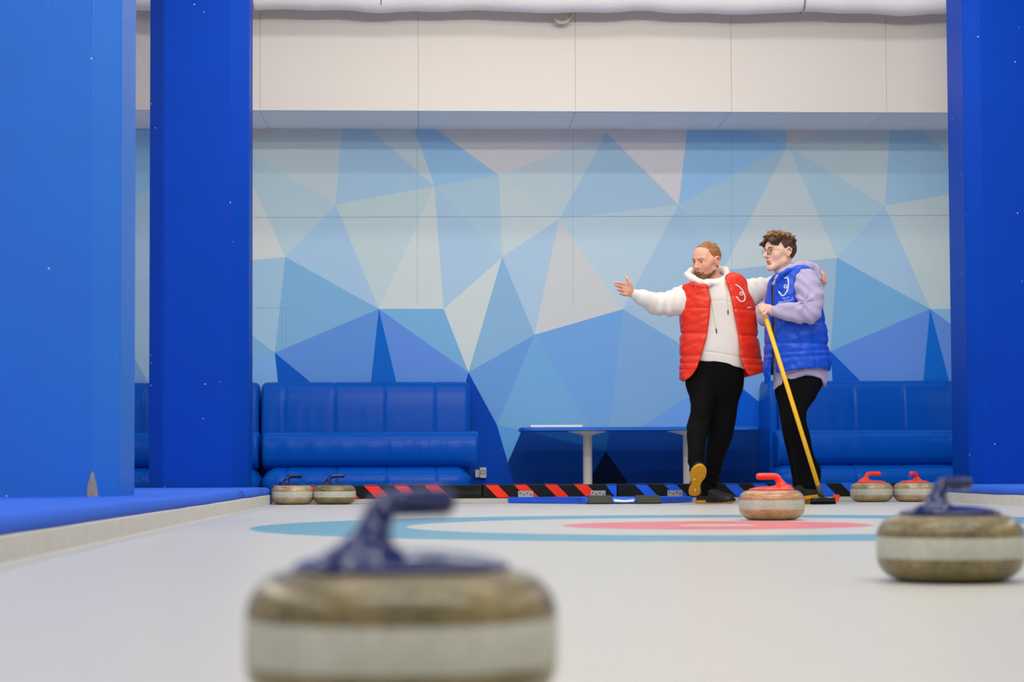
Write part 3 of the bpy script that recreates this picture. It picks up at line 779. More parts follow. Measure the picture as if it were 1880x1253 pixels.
m_gran = granite('polished_granite', (147, 131, 86), (70, 62, 38), (188, 176, 142), .30, .15)
m_gran2 = granite('polished_granite_warm', (196, 170, 128), (112, 92, 62), (220, 204, 176), .32, .5)
m_band = granite('striking_band', (195, 196, 183), (163, 163, 148), (212, 212, 202), .7, 0)
RS = .14
def stone_profile():
    lo = [(0, 0), (.30, 0), (.52, .006), (.60, .012)]
    lo += [(.60 + .40 * math.sin(t) ** .9, .012 + .322 * (1 - math.cos(t)) ** .95) for t in np.linspace(.12, math.pi / 2, 14)]
    mid = [(1.0, .334), (1.004, .35), (1.005, .48), (1.004, .605), (1.0, .62)]
    hi = [(.70 + .30 * math.cos(t), .62 + .295 * math.sin(t)) for t in np.linspace(.02, math.pi / 2, 16)]
    hi += [(.5, .92), (0, .92)]
    s = lambda L: [(r * RS, z * RS) for r, z in L]
    return s(lo + [mid[0]]), s(mid), s([mid[-1]] + hi)
P_lo, P_mid, P_hi = stone_profile()
HF = SDF()
R = RS
HF.ell((0, 0, .93 * R), (.70 * R, .70 * R, .115 * R), .01)
HF.add(lambda P: .92 * R - P[:, 2], op='i', k=.003)
HF.chain([(.34 * R, 0, 1.0 * R), (.28 * R, 0, 1.14 * R), (.215 * R, 0, 1.27 * R), (.15 * R, 0, 1.335 * R), (.04 * R, 0, 1.348 * R), (-.20 * R, 0, 1.35 * R), (-.39 * R, 0, 1.348 * R)],
         [.125 * R, .108 * R, .098 * R, .094 * R, .094 * R, .096 * R, .098 * R], .0015)
HF.rc((.33 * R, 0, 1.03 * R), (.52 * R, 0, .975 * R), .12 * R, .055 * R, .02)
HF.ell((.36 * R, 0, 1.0 * R), (.24 * R, .2 * R, .07 * R), .018)
HANDLE = sdf_mesh(HF, .0018, (-.115, -.115, .115), (.115, .115, .215), 'handle')
def plastic(name, c): return mat(name, c, .07, .42)
m_hb = plastic('blue_handle_plastic', (0, 24, 84)); m_hr = plastic('red_handle_plastic', (240, 62, 34))
def make_stone(granite_mat, handle_mat):
    root = empty('curling_stone', (0, 0, 0))
    bm = bmesh.new(); lathe(bm, P_hi, 72); lathe(bm, P_lo, 72); bmesh.ops.remove_doubles(bm, verts=bm.verts, dist=1e-6); link('granite_body', bm_mesh(bm), granite_mat, root)
    bm = bmesh.new(); lathe(bm, P_mid, 72); link('striking_band', bm_mesh(bm), m_band, root)
    me = HANDLE.copy(); link('handle', me, handle_mat, root)
    return root
s_blue = make_stone(m_gran, m_hb); s_red = make_stone(m_gran2, m_hr)
used = {}
def place(src, px, d, rot, label, group=None, warm=None):
    o = src if src not in used else copy_tree(src)
    used[src] = 1
    p = at_d(px, 900, d); o.location = (p[0], p[1], 0); o.rotation_euler = (0, 0, math.radians(rot))
    tag(o, label, 'curling stone', group)
    if warm:
        for c in o.children:
            if c.name.startswith('granite_body'):
                c.data = c.data.copy(); c.data.materials[0] = warm
    return o
place(s_blue, 737, 1.80, 180 + 48, 'blurred blue handled curling stone very close to the camera, cut off by the bottom edge', 'blue handled stones')
place(s_blue, 1743, 3.86, 180 + 40, 'blue handled curling stone resting alone on the ice at the right edge', 'blue handled stones')
place(s_blue, 537, 13.28, 180 + 25, 'blue handled curling stone tight against the left kerb', 'blue handled stones', m_gran2)
place(s_blue, 614.5, 13.28, 180 + 10, 'blue handled curling stone in front of the striped barrier, second from the left kerb', 'blue handled stones')
m_pink = granite('polished_granite_reddish', (206, 158, 108), (132, 88, 50), (224, 192, 160), .32, .5)
place(s_red, 1416.5, 8.62, 4, 'red handled curling stone standing on the painted red ring', 'red handled stones', m_pink)
place(s_red, 1600, 13.28, 180 + 8, 'red handled curling stone just right of the broom head, handle pointing right', 'red handled stones', m_gran2)
place(s_red, 1679, 13.28, 55, 'red handled curling stone partly hidden behind the right blue handled stone', 'red handled stones', m_gran2)
# ================================================================== people
class Frame:
    """local frame of a figure: x to the picture's right, y away from the camera, z up"""
    def __init__(self, px, d):
        self.d0 = d; p = at_d(px, 900, d); self.root = np.array([p[0], p[1], 0.0])
        self.px = px
    def __call__(self, px, py, dy=0.0):
        w = at_d(px, py, self.d0 + dy) - self.root
        return np.array([w.dot(rh), w.dot(fh), w[2]])
    def knots(self, L):                         # (py, xl, xr, dy, b)
        out = []
        for py, xl, xr, dy, b in L:
            a = self(xl, py, dy); c = self(xr, py, dy); out.append(((a[2] + c[2]) / 2, a[0], c[0], dy, b))
        return out
    def curve(self, L, dy=0.0):                 # [(py, px)] -> x as function of z
        q = sorted([(self(px, py, dy)[2], self(px, py, dy)[0]) for py, px in L])
        z = np.array([a for a, b in q]); x = np.array([b for a, b in q])
        return lambda zz: np.interp(zz, z, x)
    def hem(self, L, dy=0.0):                   # [(px, py)] -> z as function of x
        q = sorted([(self(px, py, dy)[0], self(px, py, dy)[2]) for px, py in L])
        x = np.array([a for a, b in q]); z = np.array([b for a, b in q])
        return lambda xx: np.interp(xx, x, z)
    def place(self, o): o.location = tuple(self.root); o.rotation_euler = (0, 0, -YAW)
    def cast(self, F, px, py, s0=-.8, s1=.5, off=0.0):   # where the view ray meets a surface, from the front
        a = self(px, py, s0); b = self(px, py, s1); n = np.linalg.norm(b - a); d = (b - a) / n
        t = np.linspace(0, n, 1400); P = a + t[:, None] * d
        v = F(P); i = np.argmax(v < off) if (v < off).any() else None
        return None if i is None else P[i]
def rot(yaw, pitch=0, roll=0):
    """head axes as columns (side, forward, up); yaw turns the face towards the picture's left"""
    f = np.array([-math.sin(yaw), -math.cos(yaw), 0]); s = np.array([math.cos(yaw), -math.sin(yaw), 0]) ; u = np.array([0, 0, 1.0])
    f2 = f * math.cos(pitch) - u * math.sin(pitch); u2 = u * math.cos(pitch) + f * math.sin(pitch)
    s2 = s * math.cos(roll) + u2 * math.sin(roll); u3 = u2 * math.cos(roll) - s * math.sin(roll)
    return np.stack([s2, f2, u3], 1)
class Head:
    def __init__(self, o, M, s=1.0, jaw=1.0, nose=1.0, hairline=(), ear=True, mouth_open=.0):
        self.o, self.M, self.s = np.asarray(o, float), M, s
        H = SDF(); self.H = H
        H.ell((0, -.012, .037), (.0745, .094, .084), 0)
        H.ell((0, .030, -.020), (.060 * jaw, .060, .085), .03)
        H.ell((0, .045, .045), (.058, .045, .05), .03)
        for sd in (-1, 1):
            H.rc((sd * .052 * jaw, .0, -.052), (sd * .016, .066, -.096), .022, .017, .025)
            H.ell((sd * .043, .055, -.018), (.024, .024, .024), .03)
            H.rc((sd * .014, .083, .026), (sd * .044, .068, .026), .012, .011, .018)
            H.rc((sd * .066, .028, .01), (sd * .064, -.0, .0), .014, .014, .03)
        H.rc((-.010, .070, -.098), (.010, .070, -.098), .018, .018, .02)
        H.rc((0, .066, -.045), (0, .071, -.060), .020, .018, .02)
        for sd in (-1, 1): H.ell((sd * .031, .098, .007), (.018, .021, .0125), .012, 's')
        H.rc((0, .084, .020), (0, .1085 * nose ** .3, -.024), .0075, .0105, .012)
        H.ell((0, .106 * nose ** .3, -.026), (.011, .012, .0105), .008)
        for sd in (-1, 1):
            H.ell((sd * .0125, .094, -.029), (.0085, .011, .008), .007)
            H.ell((sd * .007, .099, -.0375), (.0035, .005, .003), .003, 's')
        # eyes with lids
        for sd in (-1, 1):
            H.ell((sd * .031, .0745, .006), (.0135, .0135, .0125), 0)
            H.chain([(sd * .0185, .0845, .007), (sd * .025, .0880, .0145), (sd * .034, .0880, .0152), (sd * .0450, .0790, .0075)], [.0024, .0030, .0030, .0024], .003)
            H.chain([(sd * .0185, .0835, .003), (sd * .028, .0855, -.0035), (sd * .037, .0840, -.003), (sd * .0445, .0780, .003)], [.0022, .0026, .0026, .0022], .003)
            H.chain([(sd * .014, .0945, .0235), (sd * .030, .0925, .0285), (sd * .048, .0775, .0235)], [.004, .0045, .003], .005)
        # mouth
        H.chain([(-.025, .0775, -.0615), (-.009, .0885, -.0575), (0, .0885, -.0585), (.009, .0885, -.0575), (.025, .0775, -.0615)], [.0028, .0048, .0046, .0048, .0028], .005)
        H.chain([(-.023, .0775, -.0635 - mouth_open), (-.008, .0868, -.0685 - mouth_open), (.008, .0868, -.0685 - mouth_open), (.023, .0775, -.0635 - mouth_open)], [.0028, .0056, .0056, .0028], .005)
        H.chain([(-.023, .0825, -.0625 - mouth_open * .5), (0, .0945, -.0628 - mouth_open * .5), (.023, .0825, -.0625 - mouth_open * .5)], .0018 + mouth_open * .5, .002, 's')
        H.ell((0, .085, -.081), (.02, .012, .007), .012, 's')
        # ears
        for sd in (-1, 1):
            ax = np.array([[.93, -.36 * sd * -1, 0], [.36 * sd * -1, .93, 0], [0, 0, 1]])
            H.ell((sd * .078, -.014, .000), (.009, .0205, .032), .006, M=ax)
            H.ell((sd * .0875, -.0095, .006), (.0075, .0115, .017), .005, 's', M=ax)
            H.chain([(sd * .081, .0, .018), (sd * .089, -.014, .030), (sd * .091, -.030, .018), (sd * .088, -.028, -.006), (sd * .081, -.008, -.028)], [.0035, .0042, .0045, .004, .006], .004)
        # neck
        self.neck = SDF()
        self.hl = hairline
    def q(self, P): return ((P - self.o) @ self.M) / self.s
    def p(self, x, y, z): return self.o + self.M @ (np.array([x, y, z]) * self.s)
    def __call__(self, P): return self.H(self.q(P)) * self.s
    def hair_region(self, q, warp=0.0):
        y = np.array([a for a, b in self.hl]); z = np.array([b for a, b in self.hl])
        return (np.interp(q[:, 1], y, z) - q[:, 2] + warp) * .75
    def colour(self, P, skin, lip, brow, iris, stubble=0.0, stub_c=None, blush=.25):
        q = self.q(P); n = len(P)
        c = np.tile(lin(skin)[:3], (n, 1))
        def mix(c, col, w): return c * (1 - w[:, None]) + np.array(lin(col)[:3]) * w[:, None]
        g = lambda x, y, z, r: np.exp(-(((q - np.array([x, y, z])) ** 2).sum(1)) / r**2)
        rd = tuple(int(v) for v in (skin[0] * 1.0, skin[1] * .80, skin[2] * .78))
        for w, amp in ((g(0, .108, -.026, .018), .8), (g(.045, .06, -.022, .024), .6), (g(-.045, .06, -.022, .024), .6), (g(.085, -.015, 0, .028), .7), (g(-.085, -.015, 0, .028), .7)):
            c = mix(c, rd, np.clip(w * amp * blush * 2, 0, 1))
        if stubble:
            w = np.clip((-.035 - q[:, 2]) / .02, 0, 1) * np.clip((q[:, 1] + .02) / .03, 0, 1) * stubble
            c = mix(c, stub_c, w)
        # lips
        for zz, yy, rz in ((-.0575, .093, .0052), (-.0690, .092, .0062)):
            e = (q[:, 0] / .024) ** 2 + ((q[:, 2] - zz + 4 * q[:, 0] ** 2) / rz) ** 2
            c = mix(c, lip, np.clip(1.4 - e, 0, 1) * .85 * (q[:, 1] > .07))
        mo = ((q[:, 0]) / .021) ** 2 + ((q[:, 2] + .0628) / .0026) ** 2
        c = mix(c, (70, 30, 28), np.clip(1.3 - mo, 0, 1) * (q[:, 1] > .07) * (q[:, 1] < .094))
        for sd in (-1, 1):
            # brows
            t = np.clip((np.abs(q[:, 0]) - .013) / .036, 0, 1)
            zb = .0245 + .005 * np.sin(t * 3.0) - .002 * t
            w = 1.25 * np.exp(-((q[:, 2] - zb) / .0040) ** 2) * (np.abs(q[:, 0]) > .012) * (np.abs(q[:, 0]) < .051) * (q[:, 1] > .055)
            c = mix(c, brow, np.clip(w, 0, 1) * .9 * (q[:, 0] * sd > 0))
            # eyes
            r = np.sqrt((((q - np.array([sd * .031, .0745, .006])) / np.array([1, 1, .93])) ** 2).sum(1))
            eye = (r < .0142) * (q[:, 1] > .077) * (np.abs(q[:, 2] - .0055) < .0078)
            c = mix(c, (222, 216, 210), eye.astype(float))
            ir = np.sqrt((q[:, 0] - sd * .031) ** 2 + (q[:, 2] - .006) ** 2)
            c = mix(c, iris, (eye * (ir < .0068)).astype(float)); c = mix(c, (14, 10, 10), (eye * (ir < .0036)).astype(float))
            lash = np.exp(-((q[:, 2] - .0140) / .0022) ** 2) * (np.abs(np.abs(q[:, 0]) - .031) < .014) * (q[:, 1] > .075) * (q[:, 0] * sd > 0)
            c = mix(c, (62, 38, 32), lash * .85)
        return c
def quilt(zs, slope=0.0, amp=.010, wid=.020):
    def f(P, d):
        out = np.zeros(len(P))
        for z0 in zs: out += np.exp(-(np.abs(P[:, 2] - z0 - slope * P[:, 0]) / wid) ** 1.3)
        return amp * np.clip(out, 0, 1.2)
    return f
def make_shoe(M, o, s=1.0, L=.285):
    """M columns: side, toe direction, up; o = heel ground point"""
    yk = np.array([0, .015, .05, .10, .14, .19, .235, .265, .285]) / .285 * L
    wl = np.array([.017, .030, .032, .022, .027, .042, .042, .031, .012]); wr_ = np.array([.017, .030, .033, .027, .034, .048, .047, .036, .014])
    hh = np.array([.066, .085, .094, .090, .086, .066, .052, .044, .030])
    y, a = pchip(yk, wl); _, b = pchip(yk, wr_); _, h = pchip(yk, hh)
    o = np.asarray(o, float)
    def out2(q, ex=0.0):
        A = np.interp(q[:, 1], y, a) + ex; B = np.interp(q[:, 1], y, b) + ex
        dx = np.maximum(-q[:, 0] - A, q[:, 0] - B); dy = np.maximum(-ex - q[:, 1], q[:, 1] - L - ex)
        return smax(dx, dy, .012)
    def sole(P):
        q = (P - o) @ M / s
        d = out2(q, .004); tz = .010 * np.clip((q[:, 1] - .75 * L) / (.25 * L), 0, 1) ** 2
        zz = q[:, 2] - tz
        groove = .0022 * (np.sin(q[:, 1] * 420) > .2) * (np.abs(q[:, 1] - .38 * L) > .05) * (d < -.008)
        return smax(d, np.maximum(-zz + groove, zz - .026), .005) * s
    def upper(P):
        q = (P - o) @ M / s
        A = np.interp(q[:, 1], y, a); B = np.interp(q[:, 1], y, b); H = np.interp(q[:, 1], y, h)
        c = (B - A) / 2; w = (A + B) / 2 - .001
        zz = np.clip(q[:, 2] - .012, -.02, None)
        e = ((np.abs(q[:, 0] - c) / w) ** 2.4 + (np.abs(zz) / H) ** 2.4) ** (1 / 2.4)
        d = (e - 1) * np.minimum(w, H) * .9
        d = smax(d, np.maximum(-q[:, 1], q[:, 1] - L), .02)
        return smax(d, .016 - q[:, 2], .002) * s
    c = o + M @ np.array([0, L / 2, .05]) * s
    S = SDF(); S.add(sole, c, .2 * s); U = SDF(); U.add(upper, c, .2 * s)
    return S, U
def orient(toe, upv):
    t = np.asarray(toe, float); t /= np.linalg.norm(t); u = np.asarray(upv, float); u = u - t * u.dot(t); u /= np.linalg.norm(u)
    return np.stack([np.cross(t, u), t, u], 1)
def strand_tube(name, pts, r, mt, parent, n=6, taper=False):
    bm = bmesh.new(); tube(bm, pts, r, n); return link(name, bm_mesh(bm), mt, parent)
def on_surface(F, fr, pts, lift=.002, sub=4, s0=-.8):
    """picture polyline laid on a garment"""
    P = []
    for (a, b) in zip(pts[:-1], pts[1:]):
        for t in np.linspace(0, 1, sub, endpoint=False): P.append((a[0] + (b[0] - a[0]) * t, a[1] + (b[1] - a[1]) * t))
    P.append(pts[-1]); out = []
    for px, py in P:
        q = fr.cast(F, px, py, s0)
        if q is None: continue
        e = .004; g = np.array([F((q + np.eye(3)[i] * e)[None])[0] - F((q - np.eye(3)[i] * e)[None])[0] for i in range(3)]); g /= np.linalg.norm(g) + 1e-9
        out.append(q + g * lift)
    return out

m_skin1 = vcol_mat('skin_ruddy', .5, .35, sss=.12); m_skin2 = vcol_mat('skin_fair', .5, .35, sss=.12)
m_hair1 = mat('ginger_hair', (150, 98, 46), .55, .4, var=.4, vscale=60, stretch=(1, 1, .35)); m_beard = mat('brown_beard', (126, 88, 54), .7, .2, var=.35, vscale=220)
m_hair2 = vcol_mat('brown_hair', .5, .4)
m_cream = mat('cream_fleece', (226, 220, 211), .9, .15, bump=.12, bscale=420, sheen=.2)
m_lilac = mat('lilac_fleece', (172, 160, 190), .9, .15, bump=.12, bscale=420, sheen=.2)
m_rvest = mat('red_nylon', (224, 44, 8), .40, .45, bump=.7, bscale=26, stretch=(1, 1, 1.5))
m_bvest = mat('blue_nylon', (0, 74, 198), .42, .35, bump=.6, bscale=28, stretch=(1, 1, 1.5))
m_trou = mat('black_trousers', (8, 8, 9), .85, .1, bump=.1, bscale=300)
m_trou2 = mat('black_trousers_smooth', (7, 8, 9), .85, .1, bump=.1, bscale=300)
m_shoe = mat('black_shoe', (15, 15, 16), .5, .4); m_gum = vcol_mat('gum_sole', .55, .3)
m_logo = mat('white_print', (226, 222, 220), .6); m_cord = mat('cream_cord', (226, 220, 206), .8); m_tip = mat('metal_tip', (90, 88, 84), .35, metal=.8)
m_dark = mat('dark_metal', (24, 22, 24), .35, metal=.6); m_lensrim = mat('wire_rim', (86, 66, 60), .3, metal=.8)
m_white_sole = mat('pale_strip', (210, 224, 226), .5)
BH, CH = .0036, .0045                            # surface resolution for bodies and clothes

# ------------------------------------------------------------------ man in the red vest
A = Frame(1310, 13.0)
hdA = Head(A(1297.5, 480.5, -.015), rot(math.radians(48), math.radians(10), math.radians(-3)), 1.0, 1.02, 1.0, mouth_open=.002,
           hairline=[(-.13, -.058), (-.085, -.052), (-.045, -.040), (-.034, .006), (-.022, .032), (.0, .034), (.006, .0), (.016, -.006), (.022, .028), (.034, .060), (.048, .092), (.066, .0995), (.085, .104), (.12, .106)])
B = SDF()
B.sub(hdA, .01, c=hdA.o, r=.15)
B.rc(hdA.p(0, -.022, -.055), A(1309, 522, .02), .055, .060, .03)
B.rc(A(1311, 690), A(1310, 560, .01), .10, .11, .03)
B.rc(A(1268, 542, 0), A(1352, 530, .03), .052, .052, .04)
B.chain([A(1262, 545, 0), A(1205, 557, -.06), A(1163, 538.5, -.15)], [.046, .036, .027], .02)
B.chain([A(1356, 532, .04), A(1424, 530, .03), A(1490, 501, -.12)], [.046, .036, .027], .02)
B.chain([A(1288, 700, -.02), A(1285, 762, -.11), A(1278, 872, -.40)], [.075, .052, .030], .02)
B.chain([A(1336, 700, .0), A(1326, 792, .0), A(1301, 903, .03)], [.075, .052, .028], .02)
# open right hand: palm to the camera, thumb up
w0 = A(1162, 537.5, -.15)
def palm(pts, rad, k=.008):
    B.chain(pts, rad, k)
hand_dy = -.175
B.chain([w0, A(1156, 534, hand_dy)], [.025, .025], .01)
for a, b in (((1157, 525), (1145, 522)), ((1158, 530), (1142, 528.5)), ((1158, 536), (1143, 534.5)), ((1156, 541), (1146, 541))):
    B.rc(A(a[0], a[1], hand_dy), A(b[0], b[1], hand_dy - .015), .0135, .0105, .010)
B.chain([A(1158, 529, hand_dy - .01), A(1155.5, 520.5, hand_dy - .02), A(1152.2, 513, hand_dy - .022), A(1148.2, 506.5, hand_dy - .018)], [.015, .0115, .0092, .0072], .008)
B.chain([A(1144, 521.3, hand_dy - .015), A(1136.5, 520.2, hand_dy - .03), A(1131.5, 519.4, hand_dy - .036), A(1128.0, 519.0, hand_dy - .038)], [.0098, .0088, .0078, .0064], .005)
B.chain([A(1142, 527.5, hand_dy - .015), A(1135.5, 525.8, hand_dy - .04), A(1131.5, 524.0, hand_dy - .052), A(1129, 523.2, hand_dy - .058)], [.0098, .0088, .0078, .0064], .005)
B.chain([A(1143, 534, hand_dy - .015), A(1138, 533.2, hand_dy - .045), A(1135, 532.0, hand_dy - .060), A(1133.5, 531.2, hand_dy - .068)], [.0092, .0082, .0074, .0062], .005)
B.chain([A(1146, 541, hand_dy - .015), A(1142, 540.6, hand_dy - .04), A(1139.5, 539.8, hand_dy - .055), A(1138, 539.0, hand_dy - .062)], [.0082, .0072, .0066, .0056], .005)
# left hand over the other's shoulder
w1 = A(1491, 500.5, -.16)
B.chain([A(1488, 502, -.12), w1, A(1499, 499, -.21)], [.027, .025, .022], .01)
for kx, ky, kd, j in ((1503, 496.5, -.235, [(1506.5, 503, -.262), (1506.8, 511, -.268), (1505.5, 517, -.262)]),
                      (1506, 498, -.215, [(1511, 505, -.245), (1511, 514, -.252), (1509.3, 520.5, -.248)]),
                      (1508.3, 500, -.19, [(1514.0, 508, -.215), (1514.4, 517.5, -.225), (1512.4, 525.5, -.222)]),
                      (1508, 503, -.165, [(1514.6, 511, -.18), (1515.4, 518, -.19), (1514.4, 523.5, -.19)])):
    B.chain([A(1497, 499, -.20), A(kx, ky, kd)], [.017, .0125], .010)
    B.chain([A(kx, ky, kd)] + [A(*p) for p in j], [.0112, .0098, .0086, .0066], .005)
B.chain([A(1496, 501, -.225), A(1499, 506, -.255), A(1501, 511, -.262), A(1501.5, 515.5, -.262)], [.013, .0105, .009, .007], .006)
SK1 = (226, 168, 140)
meB = sdf_mesh(B, BH, name='person', colour=lambda P: hdA.colour(P, SK1, (186, 104, 92), (150, 104, 68), (70, 62, 52), .25, (168, 122, 88), .35))
PA = link('person', meB, m_skin1); A.place(PA)
tag(PA, 'person in a red vest and cream hoodie pointing left, one foot raised', 'person')

# hoodie
HA = SDF()
HA.loft(A.knots([(512, 1285, 1336, .02, .09), (519, 1268, 1352, .01, .115), (530, 1258, 1362, .005, .125), (560, 1259, 1374, 0, .130), (600, 1262, 1374, 0, .132), (640, 1266, 1372, 0, .138), (664, 1270, 1367, 0, .136), (690, 1274, 1365, 0, .125)]), 2.4, .02)
hemA = A.hem([(1262, 664), (1287, 664.5), (1320, 669), (1359, 675.5), (1376, 677)], -.1)
HA.add(lambda P: (hemA(P[:, 0]) - P[:, 2]) * .9, op='i', k=.012)
HA.chain([A(1262, 548, 0), A(1252, 553, -.01), A(1230, 557.3, -.035), A(1205, 558, -.06), A(1181, 548, -.115), A(1166.5, 540, -.145)], [.092, .092, .079, .070, .048, .032], .02)
HA.chain([A(1167, 540.3, -.145), A(1162, 538.2, -.152)], [.034, .0325], .004)
HA.add(lambda P: .006 * (0 * P[:, 0]) + 1.0, op='u', k=0) if False else None
HA.chain([A(1358, 538, .01), A(1376, 537, 0), A(1396, 531, .0), A(1424, 524, .01), A(1460, 512, -.05), A(1487, 502.5, -.11)], [.085, .088, .074, .058, .047, .034], .02)
# hood bunched round the neck
HA.chain([A(1301, 521, -.140), A(1286, 518, -.135), A(1271, 511.5, -.100), A(1263, 504.5, -.02), A(1270, 500, .06), A(1290, 496, .10), A(1316, 495, .10), A(1331, 497.5, .06), A(1335.5, 506, -.01), A(1329, 515, -.070), A(1315, 521.5, -.105)],
         [.017, .019, .022, .024, .024, .026, .030, .028, .022, .018, .016], .014, closed=True)
HA.ell(A(1306, 533, 0), (.125, .115, .062), .02)
HA.add(lambda P: hdA(P) - .002, hdA.o, .15, .006, 's')
nk = SDF(); nk.rc(hdA.p(0, -.02, -.05), A(1308, 515, -.005), .060, .070); HA.add(lambda P: nk(P), hdA.p(0, -.03, -.1), .15, .012, 's')
def foldA(P, d):
    w = .0030 * waves(P, 5, 34, 6, (1, 1, .6))
    # crosswise creases on the sleeves, a flat band at the hem, pocket line
    xs = P[:, 0]; band = np.exp(-((P[:, 2] - hemA(xs) - .068) / .006) ** 2) * .005
    sl = np.clip((np.abs(xs - .0) - .20) / .05, 0, 1)
    w += sl * (.0030 * np.sin(xs * 80 + P[:, 2] * 35 + 2.5 * np.sin(P[:, 2] * 22) + 1.5 * np.sin(xs * 21)) + .0022 * waves(P, 6, 60, 6, (1.3, 1, .5)))
    zp = A(1300, 552, -.13)[2] - .35 * (xs - A(1318, 552)[0]) ** 2 * 8
    w += .003 * np.exp(-((P[:, 2] - zp) / .006) ** 2) * (sl < .1)
    return w + band
HA.disp(foldA)
hoodA = link('hoodie', sdf_mesh(HA, CH, name='hoodie'), m_cream, PA)
for pts, tip in (([(1299.5, 519), (1303, 532), (1306, 550), (1309, 570), (1312, 590), (1314.6, 604)], [(1314.6, 604), (1315.6, 612)]),
                 ([(1329.5, 517), (1331.5, 530), (1334, 548), (1335.6, 562), (1336.3, 570)], [(1336.3, 570), (1336.6, 577.5)])):
    P_ = on_surface(HA, A, pts, .003)
    dc = strand_tube('drawstring', P_, .0034, m_cord, hoodA)
    strand_tube('cord_tip', on_surface(HA, A, tip, .003), .0042, m_tip, hoodA)

# vest
VA = SDF()
VK = A.knots([(500, 1334, 1351, .0, .07), (505, 1318, 1362, .0, .10), (511, 1283, 1368, .0, .125), (518, 1259, 1371.5, 0, .142), (526, 1250, 1374, 0, .152), (545, 1249, 1379, 0, .160), (569, 1248.5, 1385, 0, .164), (611, 1250, 1388.5, 0, .166), (655, 1250, 1397, 0, .170), (682, 1249, 1405, 0, .176), (712, 1249, 1410, 0, .178)])
VA.loft(VK, 2.6, .01)
VA.disp(quilt([A(0, y)[2] for y in (622, 663)], -.05, .008, .010)); VA.disp(quilt([A(0, y)[2] for y in (576, 676, 688)], -.04, .004, .008))
VA.disp(lambda P, d: .0022 * waves(P, 21, 22, 8, (1, 1, .8)) + .0013 * waves(P, 22, 80, 8, (.7, 1, 1.2)) - .004)
opL = A.curve([(490, 1290), (515, 1297), (523, 1299), (550, 1305), (582, 1303), (618, 1298), (651, 1289), (677, 1280), (691, 1271), (705, 1258)], -.15)
opR = A.curve([(490, 1327), (505, 1331), (519, 1334.6), (545, 1342), (582, 1349), (618, 1356), (655, 1359.5), (679, 1367), (689, 1374), (705, 1386)], -.15)
def open_A(P):
    z = P[:, 2]; return np.maximum(np.maximum(opL(z) - P[:, 0], P[:, 0] - opR(z)) * .93, P[:, 1] + .02)
VA.add(open_A, op='s', k=.016)
inn = SDF(); inn.loft(VK, 2.6, .01, off=-.030)
VA.add(lambda P: inn(P) , op='s', k=.004)
hemVA = A.hem([(1240, 694), (1249, 696), (1259, 699.5), (1271, 692), (1300, 694), (1374, 691), (1390, 687), (1406, 683), (1412, 681)], -.1)
VA.add(lambda P: (hemVA(P[:, 0]) - P[:, 2]) * .85, op='i', k=.014)
arm = SDF(); arm.rc(A(1262, 551, -.0), A(1225, 557, -.03), .090, .098); VA.add(lambda P: arm(P), A(1245, 553), .2, .008, 's')
arm2 = SDF(); arm2.rc(A(1376, 537, .0), A(1400, 531, .0), .086, .09); VA.add(lambda P: arm2(P), A(1385, 533), .2, .008, 's')
# stand-up collar
VA.chain([A(1297.5, 527, -.152), A(1288, 526, -.150), A(1276, 523.5, -.138), A(1266, 520.5, -.11)], [.008, .011, .012, .010], .010)
VA.chain([A(1338, 519, -.135), A(1341, 511, -.115), A(1346.5, 504.5, -.075), A(1344, 500, -.02), A(1338, 497, .05)], [.012, .015, .016, .014, .012], .012)
topA = A.hem([(1240, 530), (1250, 525.5), (1258, 520), (1270, 518.5), (1299, 520.5), (1322, 519), (1331, 507), (1337, 501.5), (1349, 498.5), (1362, 503), (1372, 512), (1380, 520)], -.1)
VA.add(lambda P: (P[:, 2] - topA(P[:, 0])) * .75, op='i', k=.012)
nkv = SDF(); nkv.ell(A(1305, 503, .0), (.085, .10, .05)); VA.add(lambda P: nkv(P), A(1305, 503), .12, .012, 's')
vestA = link('vest', sdf_mesh(VA, CH, name='vest'), m_rvest, PA)
lg = on_surface(VA, A, [(1350, 523), (1356.7, 526.7), (1363, 534), (1366.3, 541), (1368, 548), (1366, 553), (1361.3, 554.8), (1356.7, 551.7), (1352, 545)], .0015, 5)
em = strand_tube('emblem', lg, .0046, m_logo, vestA)
ci = [(1361 + 2.6 * math.cos(t), 539.6 + 3.0 * math.sin(t)) for t in np.linspace(0, 6.283, 13)]
strand_tube('emblem', on_surface(VA, A, ci, .0015, 2), .0033, m_logo, vestA)
strand_tube('brand_tab', on_surface(VA, A, [(1371.5, 565.5), (1379, 564.6)], .001, 4), .0030, m_logo, vestA)
strand_tube('zipper', on_surface(VA, A, [(1281.3, 675), (1279.8, 679)], .002, 4), .0030, m_logo, vestA)
strand_tube('snap_button', on_surface(VA, A, [(1276.6, 528.0), (1277.6, 528.2)], .002, 2), .0040, m_logo, vestA)

# trousers
TA = SDF()
TA.loft(A.knots([(652, 1283, 1361, 0, .110), (672, 1268, 1363, -.005, .125), (695, 1260, 1364, -.005, .130), (718, 1263, 1361, -.01, .115), (742, 1270, 1350, -.01, .09)]), 2.5, .02)
TA.loft(A.knots([(700, 1260, 1320, -.02, .115), (727, 1266.5, 1317, -.065, .105), (755, 1268, 1310, -.11, .095), (772, 1264, 1305, -.14, .085), (788, 1260, 1301, -.18, .078), (819, 1262, 1296, -.26, .07), (845, 1264, 1292, -.32, .062), (868, 1266, 1290, -.38, .058)]), 2.2, .025)
TA.loft(A.knots([(690, 1300, 1364, .0, .115), (740, 1302, 1356.5, .0, .105), (791, 1302, 1347, .0, .09), (824, 1297, 1336, .01, .078), (857, 1292, 1326, .02, .070), (890, 1287, 1318, .03, .062), (911, 1282, 1313, .03, .060)]), 2.2, .02)
kp = A(1288, 752, -.21)
